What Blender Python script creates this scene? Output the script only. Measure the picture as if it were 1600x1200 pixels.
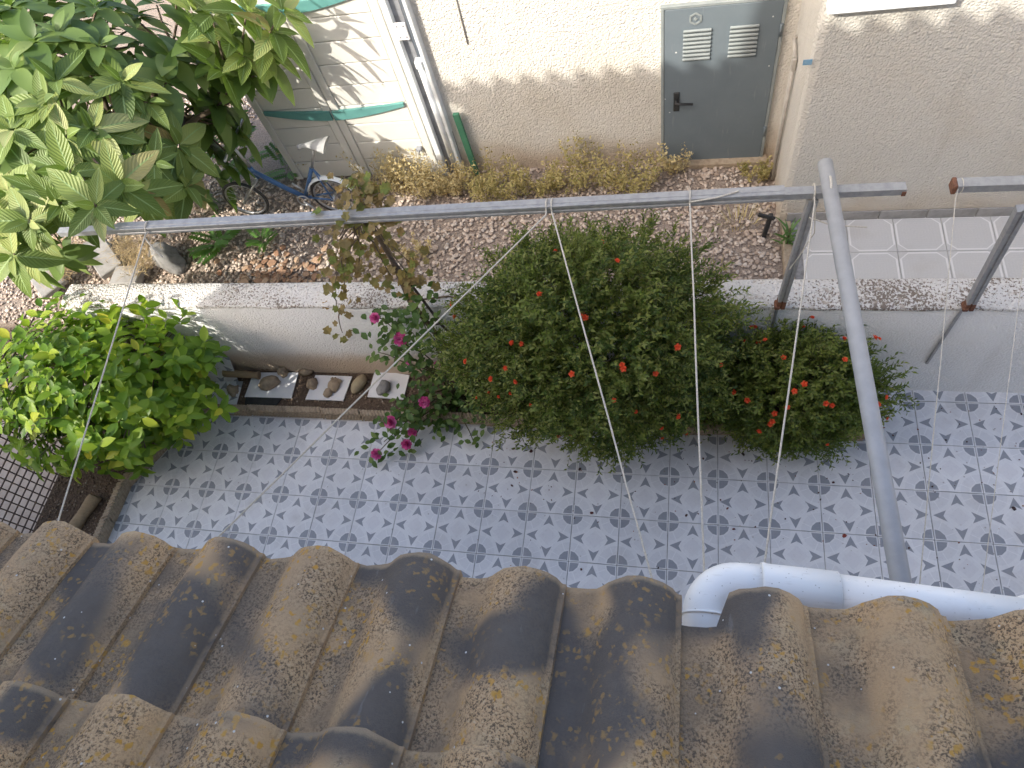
import bpy, math, random
import numpy as np
from mathutils import Vector, Matrix, noise
random.seed(7); rng = np.random.default_rng(7)
for o in list(bpy.data.objects): bpy.data.objects.remove(o)
scn = bpy.context.scene
COL = scn.collection
# ------------------------------------------------------------------ camera, world, sun
F = 1082.98
CAM = Vector((3.635, -1.482, 4.755))
RW = Matrix(((0.97381, 0.13013, -0.18645), (-0.02700, 0.88042, 0.47343), (0.22576, -0.45600, 0.86087)))
cd = bpy.data.cameras.new('camera'); cam = bpy.data.objects.new('camera', cd); COL.objects.link(cam)
cd.sensor_width = 36; cd.lens = F/1600*36; cd.clip_start = .02; cd.clip_end = 500
cam.matrix_world = Matrix.Translation(CAM) @ RW.transposed().to_4x4()
scn.camera = cam
SUN = Vector((-.855, -1.0, 1.04)).normalized()          # towards the sun
EL = math.asin(SUN.z); AZ = math.atan2(SUN.x, SUN.y)
w = bpy.data.worlds.new('World'); scn.world = w; w.use_nodes = True
nt = w.node_tree; nt.nodes.clear()
sky = nt.nodes.new('ShaderNodeTexSky'); sky.sky_type = 'NISHITA'; sky.sun_disc = False
sky.sun_elevation = EL; sky.sun_rotation = AZ; sky.air_density = 1.0; sky.dust_density = 5.0; sky.ozone_density = 1.0
bg = nt.nodes.new('ShaderNodeBackground'); bg.inputs[1].default_value = .15
wo = nt.nodes.new('ShaderNodeOutputWorld'); nt.links.new(sky.outputs[0], bg.inputs[0]); nt.links.new(bg.outputs[0], wo.inputs[0])
sl = bpy.data.lights.new('sun', 'SUN'); sl.energy = 2.0; sl.angle = math.radians(.53); sl.color = (1, .95, .86)
so = bpy.data.objects.new('sun', sl); COL.objects.link(so); so.rotation_euler = SUN.to_track_quat('Z', 'Y').to_euler(); so.location = (-4, -6, 9)
scn.view_settings.view_transform = 'Standard'; scn.view_settings.look = 'None'
scn.view_settings.exposure = 1.5; scn.view_settings.gamma = 1
scn.render.engine = 'CYCLES'; scn.cycles.max_bounces = 7; scn.cycles.diffuse_bounces = 5; scn.cycles.glossy_bounces = 2; scn.cycles.transmission_bounces = 3

# ------------------------------------------------------------------ pixel -> place (a pixel gives a ray; the depth comes from a plane it touches)
def ray(u, v): return RW.transposed() @ Vector(((u-800)/F, -(v-600)/F, -1))
def onz(u, v, z): d = ray(u, v); return CAM + d*((z-CAM.z)/d.z)
def ony(u, v, y): d = ray(u, v); return CAM + d*((y-CAM.y)/d.y)
def onell(u, v, c, r):
    d = ray(u, v); c = Vector(c); S = Vector((1/r[0], 1/r[1], 1/r[2]))
    o = (CAM-c)*S; e = d*S
    a = e.dot(e); b = o.dot(e); q = b*b-a*(o.dot(o)-1)
    t = (-b-math.sqrt(q))/a if q > 0 else -b/a
    return CAM+d*t
G = .45         # level of the neighbour's garden
YB, ZT, WTH = 1.075, 1.03, .215

# ------------------------------------------------------------------ materials
class NB:
    def __init__(s, name):
        s.m = bpy.data.materials.new(name); s.m.use_nodes = True; s.t = s.m.node_tree; s.t.nodes.clear()
        s.out = s.n('ShaderNodeOutputMaterial'); s.p = s.n('ShaderNodeBsdfPrincipled'); s.l(s.p.outputs[0], s.out.inputs[0])
    def n(s, t): return s.t.nodes.new(t)
    def l(s, a, b): s.t.links.new(a, b)
    def put(s, sock, v):
        if hasattr(v, 'is_output'): s.l(v, sock)
        elif v is not None:
            if isinstance(v, tuple) and len(v) == 3 and sock.type == 'RGBA': v = (*v, 1)
            sock.default_value = v
    def M(s, op, a, b=None, c=None, clamp=False):
        n = s.n('ShaderNodeMath'); n.operation = op; n.use_clamp = clamp
        for i, x in enumerate((a, b, c)):
            if x is not None: s.put(n.inputs[i], x)
        return n.outputs[0]
    def coord(s, k='Object'):
        return s.n('ShaderNodeTexCoord').outputs[k]
    def pos(s): return s.n('ShaderNodeNewGeometry').outputs['Position']
    def mapv(s, v, scale=(1, 1, 1), loc=(0, 0, 0), rot=(0, 0, 0)):
        n = s.n('ShaderNodeMapping'); s.l(v, n.inputs[0]); n.inputs['Scale'].default_value = scale; n.inputs['Location'].default_value = loc; n.inputs['Rotation'].default_value = rot
        return n.outputs[0]
    def noise(s, v, sc, det=4, rough=.55, dist=0):
        n = s.n('ShaderNodeTexNoise'); s.l(v, n.inputs['Vector']); n.inputs['Scale'].default_value = sc; n.inputs['Detail'].default_value = det; n.inputs['Roughness'].default_value = rough; n.inputs['Distortion'].default_value = dist
        return n.outputs[0]
    def vor(s, v, sc, feat='F1', out='Distance', rnd=1):
        n = s.n('ShaderNodeTexVoronoi'); n.feature = feat; s.l(v, n.inputs['Vector']); n.inputs['Scale'].default_value = sc; n.inputs['Randomness'].default_value = rnd
        return n.outputs[out]
    def ramp(s, f, stops, interp='LINEAR'):
        n = s.n('ShaderNodeValToRGB'); s.l(f, n.inputs[0]); r = n.color_ramp; r.interpolation = interp
        while len(r.elements) < len(stops): r.elements.new(.5)
        for e, (p, c) in zip(r.elements, stops):
            e.position = p; e.color = (*c, 1) if isinstance(c, tuple) else (c, c, c, 1)
        return n.outputs[0]
    def step(s, x, a, b):
        n = s.n('ShaderNodeMapRange'); n.interpolation_type = 'SMOOTHSTEP'; s.put(n.inputs[0], x); n.inputs[1].default_value = a; n.inputs[2].default_value = b
        return n.outputs[0]
    def mix(s, f, a, b, mode='MIX'):
        n = s.n('ShaderNodeMix'); n.data_type = 'RGBA'; n.blend_type = mode
        s.put(n.inputs[0], f); s.put(n.inputs[6], a); s.put(n.inputs[7], b); return n.outputs[2]
    def rand(s): return s.n('ShaderNodeObjectInfo').outputs['Random']
    def attr(s, name='rnd'):
        n = s.n('ShaderNodeAttribute'); n.attribute_name = name; return n.outputs['Fac']
    def bump(s, h, st, dist=.01, nrm=None):
        n = s.n('ShaderNodeBump'); n.inputs['Strength'].default_value = st; n.inputs['Distance'].default_value = dist; s.l(h, n.inputs['Height'])
        if nrm is not None: s.l(nrm, n.inputs['Normal'])
        return n.outputs[0]
    def fin(s, col=None, rough=.8, nrm=None, spec=.3, metal=0.):
        s.put(s.p.inputs['Base Color'], col); s.put(s.p.inputs['Roughness'], rough); s.p.inputs['Specular IOR Level'].default_value = spec; s.put(s.p.inputs['Metallic'], metal)
        if nrm is not None: s.l(nrm, s.p.inputs['Normal'])
        return s.m

def stucco(name, col, dirt, sc=42, st=.9, low=None):
    b = NB(name); p = b.pos()
    n1 = b.noise(p, sc, 3, .6, .6); n2 = b.vor(p, sc*1.5); n3 = b.noise(p, 1.3, 5)
    h = b.M('ADD', n1, b.M('MULTIPLY', n2, -.6))
    c = b.mix(b.step(n3, .45, .8), col, dirt)
    c = b.mix(b.M('MULTIPLY', b.step(n1, .35, .2), .35), c, tuple(x*.55 for x in col))
    sk = b.noise(b.mapv(p, (9, 9, .7)), 1.0, 4, .6)
    c = b.mix(b.M('MULTIPLY', b.step(sk, .52, .78), .22), c, tuple(x*.74 for x in dirt))
    if low:
        sep = b.n('ShaderNodeSeparateXYZ'); b.l(p, sep.inputs[0])
        f = b.M('MULTIPLY', b.M('MULTIPLY', b.step(b.M('ADD', sep.outputs[2], b.M('MULTIPLY', b.noise(p, 5, 4), low[2])), low[0], low[1]), b.step(sep.outputs[0], low[4], low[4]-.5)), .8)
        c = b.mix(f, c, low[3])
    return b.fin(c, .92, b.bump(h, st, .012), .15)
M = {}
M['stucco_cream'] = stucco('stucco_cream', (.67, .635, .575), (.60, .555, .48), 46, .8, (.95, .62, .3, (.46, .36, .26), 9))
M['stucco_beige'] = stucco('stucco_beige', (.60, .57, .51), (.55, .49, .405), 46, .8, (1.0, .62, .4, (.50, .42, .32), 20))
M['stucco_white'] = stucco('stucco_white', (.80, .80, .79), (.73, .72, .69), 50, .8, (.52, .26, .12, (.50, .37, .25), 5.1))
def m_walltop():
    b = NB('wall_top'); p = b.pos()
    v = b.noise(p, 62, 3, .7, .3); n = b.noise(p, 2.2, 4); n2 = b.vor(p, 55)
    thr = b.M('SUBTRACT', v, b.M('MULTIPLY', b.M('SUBTRACT', n, .5), .55))
    c = b.mix(b.step(thr, .45, .39), (.74, .72, .69), (.24, .20, .165))
    c = b.mix(b.step(b.noise(p, 25, 3), .55, .75), c, (.50, .44, .38))
    return b.fin(c, .95, b.bump(b.M('ADD', v, b.M('MULTIPLY', n2, .5)), 1, .015), .1)
M['wall_top'] = m_walltop()
def m_patio():
    b = NB('patio_tile'); c = b.coord(); S = b.n('ShaderNodeSeparateXYZ'); b.l(c, S.inputs[0])
    a = b.M('DIVIDE', b.M('ABSOLUTE', S.outputs[0]), .33); d = b.M('DIVIDE', b.M('ABSOLUTE', S.outputs[1]), .33)
    ea = b.M('SUBTRACT', .5, a); ed = b.M('SUBTRACT', .5, d)
    mn = b.M('MINIMUM', ea, ed); mx = b.M('MAXIMUM', ea, ed)
    # twelve-sided dark disc round every corner
    poly = b.M('MAXIMUM', b.M('ADD', b.M('MULTIPLY', ea, .966), b.M('MULTIPLY', ed, .259)), b.M('ADD', b.M('MULTIPLY', ea, .259), b.M('MULTIPLY', ed, .966)))
    poly = b.M('MAXIMUM', poly, b.M('MULTIPLY', b.M('ADD', ea, ed), .7071))
    dark = b.M('MULTIPLY', b.M('LESS_THAN', poly, .215), b.M('GREATER_THAN', mn, .028))
    def arrow(s_, t):
        k = b.M('LESS_THAN', t, b.M('MULTIPLY', b.M('SUBTRACT', s_, .04), .48))
        k = b.M('MULTIPLY', k, b.M('GREATER_THAN', t, b.M('MULTIPLY', b.M('SUBTRACT', s_, .222), 1.95)))
        return b.M('MULTIPLY', k, b.M('LESS_THAN', s_, .29))
    dark = b.M('MAXIMUM', dark, b.M('MAXIMUM', arrow(ea, d), arrow(ed, a)), clamp=True)
    # faint bands: ring round the discs, star between, square in the middle
    r = b.M('SQRT', b.M('ADD', b.M('MULTIPLY', ea, ea), b.M('MULTIPLY', ed, ed)))
    ring = b.M('MULTIPLY', b.M('GREATER_THAN', r, .245), b.M('LESS_THAN', r, .40))
    dia = b.M('LESS_THAN', b.M('ADD', a, d), .19)
    line = b.M('LESS_THAN', b.M('ABSOLUTE', b.M('SUBTRACT', b.M('ADD', a, d), .30)), .012)
    pet = b.M('LESS_THAN', b.M('ABSOLUTE', b.M('SUBTRACT', mx, b.M('MULTIPLY', mn, 2.2))), .02)
    base = b.mix(ring, (.68, .685, .70), (.63, .635, .655))
    base = b.mix(dia, base, (.645, .645, .665))
    base = b.mix(b.M('MAXIMUM', line, pet), base, (.71, .715, .73))
    n = b.noise(b.pos(), 60, 3)
    base = b.mix(b.M('MULTIPLY', b.step(n, .5, .7), .16), base, (.40, .41, .44))
    gr = b.mix(n, (.235, .25, .28), (.30, .315, .345))
    col = b.mix(dark, base, gr)
    rv = b.M('ADD', .90, b.M('MULTIPLY', b.rand(), .12))
    col = b.mix(1, col, rv, 'MULTIPLY')
    st = b.noise(b.pos(), 3.2, 5, .6)
    col = b.mix(b.M('MULTIPLY', b.step(st, .52, .8), .35), col, (.36, .33, .30))
    jd = b.M('MULTIPLY', b.step(mn, .022, .0), b.step(b.noise(b.pos(), 7, 4), .35, .7)); col = b.mix(b.M('MULTIPLY', jd, .35), col, (.22, .20, .18))
    sd = b.vor(b.pos(), 11); col = b.mix(b.M('MULTIPLY', b.step(sd, .075, .05), .55), col, (.20, .17, .15))
    return b.fin(col, b.ramp(b.M('ADD', b.M('MULTIPLY', st, .6), b.M('MULTIPLY', n, .4)), [(.2, .22), (.8, .6)]), None, .45)
M['patio_tile'] = m_patio()
def m_terr(size):
    b = NB('terrace_tile'); c = b.coord(); S = b.n('ShaderNodeSeparateXYZ'); b.l(c, S.inputs[0])
    a = b.M('DIVIDE', b.M('ABSOLUTE', S.outputs[0]), size); d = b.M('DIVIDE', b.M('ABSOLUTE', S.outputs[1]), size)
    oc = b.M('MAXIMUM', b.M('MAXIMUM', a, d), b.M('SUBTRACT', b.M('ADD', a, d), .29))
    ln = b.M('MULTIPLY', b.M('GREATER_THAN', oc, .435), b.M('LESS_THAN', oc, .475))
    rings = b.M('LESS_THAN', b.M('FRACT', b.M('MULTIPLY', oc, 16)), .3)
    inner = b.M('LESS_THAN', oc, .42)
    n = b.noise(b.pos(), 90, 2, .7)
    col = b.mix(n, (.48, .475, .46), (.58, .57, .55))
    col = b.mix(b.M('MULTIPLY', b.M('MULTIPLY', rings, inner), b.M('MULTIPLY', n, .55)), col, (.58, .57, .55))
    col = b.mix(ln, col, (.70, .69, .67))
    col = b.mix(b.M('MULTIPLY', b.step(b.noise(b.pos(), 3, 4), .5, .8), .3), col, (.33, .28, .22))
    return b.fin(col, .5, None, .35)
M['terrace_tile'] = m_terr(.316)
def simple(name, col, col2=None, sc=20, rough=.7, bst=.3, spec=.3, metal=0., bd=.004):
    b = NB(name); p = b.coord(); n = b.noise(p, sc, 5, .6)
    c = b.mix(b.step(n, .35, .7), col, col2 or tuple(x*.7 for x in col))
    return b.fin(c, rough, b.bump(n, bst, bd) if bst else None, spec, metal)
def m_rooftile():
    b = NB('roof_tile'); p = b.pos(); n = b.noise
    off = b.n('ShaderNodeVectorMath'); off.operation = 'ADD'; b.l(p, off.inputs[0])
    cx = b.n('ShaderNodeCombineXYZ'); b.l(b.M('MULTIPLY', b.rand(), 37), cx.inputs[0]); b.l(b.M('MULTIPLY', b.rand(), 13), cx.inputs[2]); b.l(cx.outputs[0], off.inputs[1]); q = off.outputs[0]
    base = b.mix(n(q, 9, 4), (.62, .41, .225), (.54, .37, .215))
    base = b.mix(b.step(n(q, 14, 4), .52, .75), base, (.60, .46, .28))
    rz = b.mix(b.step(n(q, 3.5, 2), .35, .75), base, (.45, .32, .20))
    # pitted, lichen-speckled skin
    sp = n(q, 205, 4, .75, .3); reg = b.step(n(q, 10, 3), .33, .58)
    c = b.mix(b.M('MULTIPLY', b.step(sp, .51, .43), b.M('MULTIPLY', reg, .9)), rz, (.105, .08, .06))
    c = b.mix(b.M('MULTIPLY', b.step(sp, .56, .66), b.M('MULTIPLY', reg, .7)), c, (.58, .49, .36))
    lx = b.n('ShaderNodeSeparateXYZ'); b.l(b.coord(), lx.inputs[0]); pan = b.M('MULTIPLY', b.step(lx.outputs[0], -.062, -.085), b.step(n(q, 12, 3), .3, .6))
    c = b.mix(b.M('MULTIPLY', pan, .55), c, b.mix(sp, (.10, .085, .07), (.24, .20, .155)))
    # flashed grey patches: smooth, soft-edged, slanting over the tiles
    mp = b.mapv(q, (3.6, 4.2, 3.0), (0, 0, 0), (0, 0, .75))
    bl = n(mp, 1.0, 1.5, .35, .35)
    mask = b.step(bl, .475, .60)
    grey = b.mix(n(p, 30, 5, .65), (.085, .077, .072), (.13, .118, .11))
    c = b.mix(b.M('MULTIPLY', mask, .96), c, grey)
    sc = b.step(n(b.mapv(q, (60, 14, 14)), 1, 3), .66, .74)
    c = b.mix(b.M('MULTIPLY', sc, b.M('MULTIPLY', mask, .22)), c, (.3, .3, .31))
    c = b.mix(b.M('MULTIPLY', b.step(b.M('ADD', lx.outputs[1], b.M('MULTIPLY', n(q, 60, 3), .012)), -.008, .002), .4), c, (.55, .41, .26))  # paler worn front lip, its rim highlight put into the colour
    rim = b.M('MULTIPLY', b.step(lx.outputs[0], .0625, .0655), b.step(n(q, 40, 3), .3, .55)); c = b.mix(b.M('MULTIPLY', rim, .35), c, (.42, .30, .18))
    # rosettes of orange lichen, white crumbs
    wq = b.n('ShaderNodeVectorMath'); wq.operation = 'ADD'; b.l(q, wq.inputs[0]); nz = b.n('ShaderNodeTexNoise'); nz.inputs['Scale'].default_value = 70; b.l(q, nz.inputs['Vector'])
    ws = b.n('ShaderNodeVectorMath'); ws.operation = 'SCALE'; b.l(nz.outputs['Color'], ws.inputs[0]); ws.inputs['Scale'].default_value = .022; b.l(ws.outputs[0], wq.inputs[1])
    lv = b.M('MINIMUM', b.vor(wq.outputs[0], 60), b.M('ADD', b.vor(wq.outputs[0], 27), .12)); lr = b.M('MULTIPLY', b.step(n(q, 8, 3), .46, .60), b.M('SUBTRACT', 1, b.M('MULTIPLY', mask, .6)))
    lf = b.M('MULTIPLY', b.step(b.M('ADD', lv, b.M('MULTIPLY', n(q, 160, 3), .3)), .52, .36), lr)
    c = b.mix(b.M('MULTIPLY', lf, .95), c, b.mix(n(q, 60, 3), (.54, .255, .03), (.56, .37, .12)))
    wv = b.vor(q, 26); c = b.mix(b.step(wv, .06, .045), c, (.62, .61, .59))
    h = b.M('ADD', b.M('MULTIPLY', b.M('MULTIPLY', sp, 1.3), b.M('SUBTRACT', 1.15, mask)), b.M('MULTIPLY', n(p, 500, 2), .3))
    return b.fin(c, .88, b.bump(h, .75, .004), .2)
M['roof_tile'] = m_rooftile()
def m_leaf(name, stops, trans=.3, ribs=0, rough=.52, spec=.45, tcol=(.35, .6, .06)):
    b = NB(name)
    f = b.M('FRACT', b.M('ADD', b.rand(), b.attr()))
    c = b.ramp(f, stops)
    nrm = None
    if ribs:
        uv = b.coord('UV'); S = b.n('ShaderNodeSeparateXYZ'); b.l(uv, S.inputs[0])
        av = b.M('ABSOLUTE', b.M('SUBTRACT', S.outputs[1], .5))
        ph = b.M('MULTIPLY', b.M('SUBTRACT', S.outputs[0], b.M('MULTIPLY', av, .55)), ribs*6.283)
        sn = b.M('SINE', ph)
        c = b.mix(b.M('MULTIPLY', b.step(sn, .5, 1), .13), c, b.mix(.5, c, (.35, .48, .2)))
        c = b.mix(b.step(av, .05, .02), c, (.30, .42, .16))
        nrm = b.bump(sn, .35, .004)
    b.fin(c, rough, nrm, spec)
    tr = b.n('ShaderNodeBsdfTranslucent'); b.put(tr.inputs[0], b.mix(.55, c, tcol))
    mx = b.n('ShaderNodeMixShader'); mx.inputs[0].default_value = trans
    b.l(b.p.outputs[0], mx.inputs[1]); b.l(tr.outputs[0], mx.inputs[2]); b.l(mx.outputs[0], b.out.inputs[0])
    return b.m
M['loquat_leaf'] = m_leaf('loquat_leaf', [(0, (.08, .13, .025)), (.35, (.135, .20, .038)), (.65, (.20, .265, .06)), (.88, (.31, .355, .11)), (.97, (.38, .40, .17)), (1, (.30, .19, .07))], .22, 11)
M['lemon_leaf'] = m_leaf('lemon_leaf', [(0, (.06, .14, .012)), (.4, (.14, .25, .018)), (.8, (.25, .37, .028)), (.97, (.34, .42, .035)), (1, (.5, .47, .04))], .4, 0, .46)
M['pom_leaf'] = m_leaf('pomegranate_leaf', [(0, (.042, .07, .015)), (.45, (.08, .115, .022)), (.75, (.15, .185, .036)), (1, (.25, .26, .07))], .25, 0, .45, .3)
M['rose_leaf'] = m_leaf('rose_leaf', [(0, (.035, .08, .02)), (.6, (.07, .13, .03)), (1, (.14, .20, .05))], .22, 0, .5, .3)
M['vine_leaf'] = m_leaf('vine_leaf', [(0, (.20, .15, .07)), (.4, (.28, .22, .11)), (.65, (.17, .175, .06)), (.88, (.13, .19, .05)), (1, (.32, .20, .08))], .3, 0, .7, .15, (.5, .35, .1))
M['fern_leaf'] = m_leaf('fern_leaf', [(0, (.05, .15, .025)), (1, (.12, .26, .05))], .3)
M['lily_leaf'] = m_leaf('lily_leaf', [(0, (.05, .12, .025)), (1, (.11, .19, .05))], .15)
M['dry_grass'] = m_leaf('dry_grass', [(0, (.54, .43, .21)), (.5, (.66, .56, .31)), (.85, (.44, .34, .15)), (1, (.70, .63, .42))], .2, 0, .8, .1, (.5, .4, .15))
M['dry_green'] = m_leaf('dry_weed', [(0, (.42, .34, .14)), (.5, (.50, .43, .20)), (.85, (.36, .32, .12)), (1, (.24, .25, .08))], .2, 0, .8, .1, (.5, .4, .15))
M['straw'] = m_leaf('straw', [(0, (.34, .25, .13)), (.5, (.48, .38, .22)), (1, (.24, .17, .09))], .1, 0, .8, .1, (.5, .4, .2))
M['flower_red'] = m_leaf('flower_red', [(0, (.75, .085, .03)), (1, (.88, .19, .08))], .3, 0, .6, .2, (.9, .15, .05))
M['flower_pink'] = m_leaf('flower_pink', [(0, (.58, .06, .24)), (.6, (.70, .13, .38)), (1, (.78, .28, .52))], .3, 0, .6, .2, (.8, .1, .35))
def m_bits(name, stops, rough=.85):
    b = NB(name); c = b.ramp(b.M('FRACT', b.M('ADD', b.rand(), b.attr())), stops)
    n = b.noise(b.pos(), 150, 3); c = b.mix(b.M('MULTIPLY', b.step(n, .5, .7), .35), c, (.2, .15, .11))
    return b.fin(c, rough, b.bump(n, .4, .003), .2)
M['pebble'] = m_bits('pebble', [(0, (.40, .31, .24)), (.3, (.52, .42, .34)), (.6, (.60, .51, .43)), (.8, (.46, .37, .30)), (1, (.66, .59, .52))])
M['soil_bits'] = m_bits('soil_bits', [(0, (.10, .07, .05)), (.5, (.17, .12, .085)), (.9, (.24, .18, .13)), (1, (.42, .36, .3))])
M['chips'] = m_bits('bark_chips', [(0, (.24, .13, .08)), (.4, (.36, .22, .14)), (.8, (.48, .34, .23)), (1, (.30, .19, .12))])
M['petal_bits'] = m_bits('petal_bits', [(0, (.10, .03, .03)), (.5, (.05, .04, .04)), (.85, (.25, .05, .04)), (1, (.35, .2, .1))])
M['soil'] = simple('soil', (.145, .105, .075), (.085, .06, .045), 45, .95, .9, .1, 0, .02)
M['gravel_bed'] = simple('gravel_bed', (.36, .30, .25), (.22, .17, .135), 70, .95, .9, .1, 0, .015)
M['grout'] = simple('grout', (.30, .30, .305), (.16, .16, .165), 30, .9, .3)
M['earth'] = simple('earth', (.50, .42, .35), (.40, .32, .26), 8, .95, .5)
M['edging'] = simple('edging', (.40, .325, .235), (.28, .215, .15), 30, .9, .6)
M['galv'] = simple('galvanised_steel', (.37, .375, .375), (.29, .295, .30), 26, .5, .05, .4, .3)
M['tube'] = simple('painted_tube', (.40, .41, .425), (.35, .36, .375), 12, .5, .05, .4, .1)
M['rust'] = simple('rust', (.22, .10, .06), (.12, .06, .04), 60, .9, .5)
M['dark_iron'] = simple('dark_iron', (.045, .04, .038), (.08, .06, .05), 40, .7, .3)
M['rope'] = simple('rope', (.62, .58, .50), (.48, .44, .37), 120, .85, .3, .15)
M['pvc'] = simple('white_pvc', (.88, .875, .86), (.85, .845, .83), 4, .32, 0, .5)
def m_pvc():
    b = NB('white_pvc'); p = b.pos(); n = b.noise(p, 14, 5, .65); n2 = b.noise(b.mapv(p, (30, 160, 60)), 1, 4)
    c = b.mix(b.M('MULTIPLY', b.step(n, .52, .75), .4), (.88, .875, .86), (.66, .64, .58)); c = b.mix(b.M('MULTIPLY', b.step(n2, .6, .72), .25), c, (.5, .48, .44))
    sp = b.vor(p, 90); c = b.mix(b.M('MULTIPLY', b.step(sp, .13, .08), .6), c, (.3, .27, .23))
    return b.fin(c, b.ramp(n, [(0, .28), (1, .5)]), None, .5)
M['pvc'] = m_pvc()
M['pvc_old'] = simple('white_frame', (.80, .82, .82), (.70, .72, .72), 10, .4, 0, .5)
M['cap_grey'] = simple('grey_plate', (.30, .31, .33), (.2, .2, .21), 10, .5, 0)
M['door'] = None
def m_door():
    b = NB('grey_door'); p = b.pos(); n = b.noise(p, 7, 5, .6)
    c = b.mix(n, (.13, .16, .18), (.17, .20, .22))
    v = b.vor(p, 9); n2 = b.noise(p, 40, 2)
    c = b.mix(b.step(b.M('ADD', v, b.M('MULTIPLY', n2, .08)), .105, .09), c, (.6, .6, .58)); c = b.mix(b.M('MULTIPLY', b.step(b.noise(b.mapv(p, (40, 40, 5)), 1, 4), .6, .75), .3), c, (.30, .31, .30))
    return b.fin(c, .55, b.bump(n, .06, .01), .15)
M['door'] = m_door()
M['louvre'] = simple('louvre', (.27, .295, .29), (.22, .245, .245), 10, .5, 0)
M['black'] = simple('black_plastic', (.025, .026, .028), (.04, .04, .04), 20, .5, .1)
M['shed'] = simple('cream_resin', (.72, .70, .64), (.69, .67, .61), 5, .5, .05, .35)
M['shed_dark'] = simple('dark_green_resin', (.025, .055, .045), (.03, .06, .05), 6, .55, .05)
M['teal'] = simple('teal_resin', (.13, .33, .30), (.11, .28, .26), 8, .5, 0)
M['green_board'] = simple('green_board', (.08, .25, .15), (.06, .19, .12), 8, .6, .1)
M['white_tile'] = simple('white_glazed_tile', (.74, .74, .75), (.70, .70, .71), 10, .25, 0, .5)
M['stone_tan'] = simple('stone_tan', (.38, .30, .21), (.26, .20, .14), 26, .9, .6)
M['stone_yellow'] = simple('stone_yellow', (.37, .31, .20), (.29, .235, .15), 14, .8, .3)
M['stone_grey'] = simple('stone_grey', (.29, .285, .275), (.19, .185, .18), 22, .85, .5)
M['wood'] = None
def m_wood(name, a, c2):
    b = NB(name); p = b.mapv(b.coord(), (4, 40, 40)); n = b.noise(p, 1.2, 5, .6, .6)
    return b.fin(b.mix(n, a, c2), .85, b.bump(n, .6, .006), .15)
M['wood'] = m_wood('weathered_wood', (.42, .32, .20), (.19, .135, .085))
M['wood_grey'] = m_wood('grey_board', (.30, .28, .25), (.20, .18, .16))
M['bark'] = m_wood('bark', (.19, .15, .11), (.10, .075, .055))
M['bark_green'] = m_wood('twig', (.12, .12, .06), (.07, .065, .035))
M['slab'] = simple('concrete_slab', (.33, .32, .305), (.25, .24, .225), 12, .9, .4)
M['fence'] = simple('brown_fence', (.12, .085, .065), (.08, .055, .045), 20, .7, .2)
M['bike_blue'] = simple('bike_blue', (.06, .14, .30), (.05, .12, .25), 8, .35, 0, .5)
M['rubber'] = simple('rubber', (.05, .05, .05), (.08, .075, .07), 20, .8, .1)
M['chrome'] = simple('dull_chrome', (.55, .56, .57), (.42, .42, .43), 20, .35, 0, .5, .8)
M['saddle'] = simple('saddle', (.42, .42, .41), (.3, .3, .29), 12, .6, .1)
M['blue_tag'] = simple('blue_sticker', (.16, .33, .48), (.3, .42, .5), 60, .6, 0)
M['mirror_grey'] = simple('conduit', (.45, .42, .37), (.36, .33, .29), 14, .6, 0)
M['brick_roof'] = simple('roof_slab', (.25, .2, .16), (.2, .15, .12), 12, .9, .3)

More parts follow.
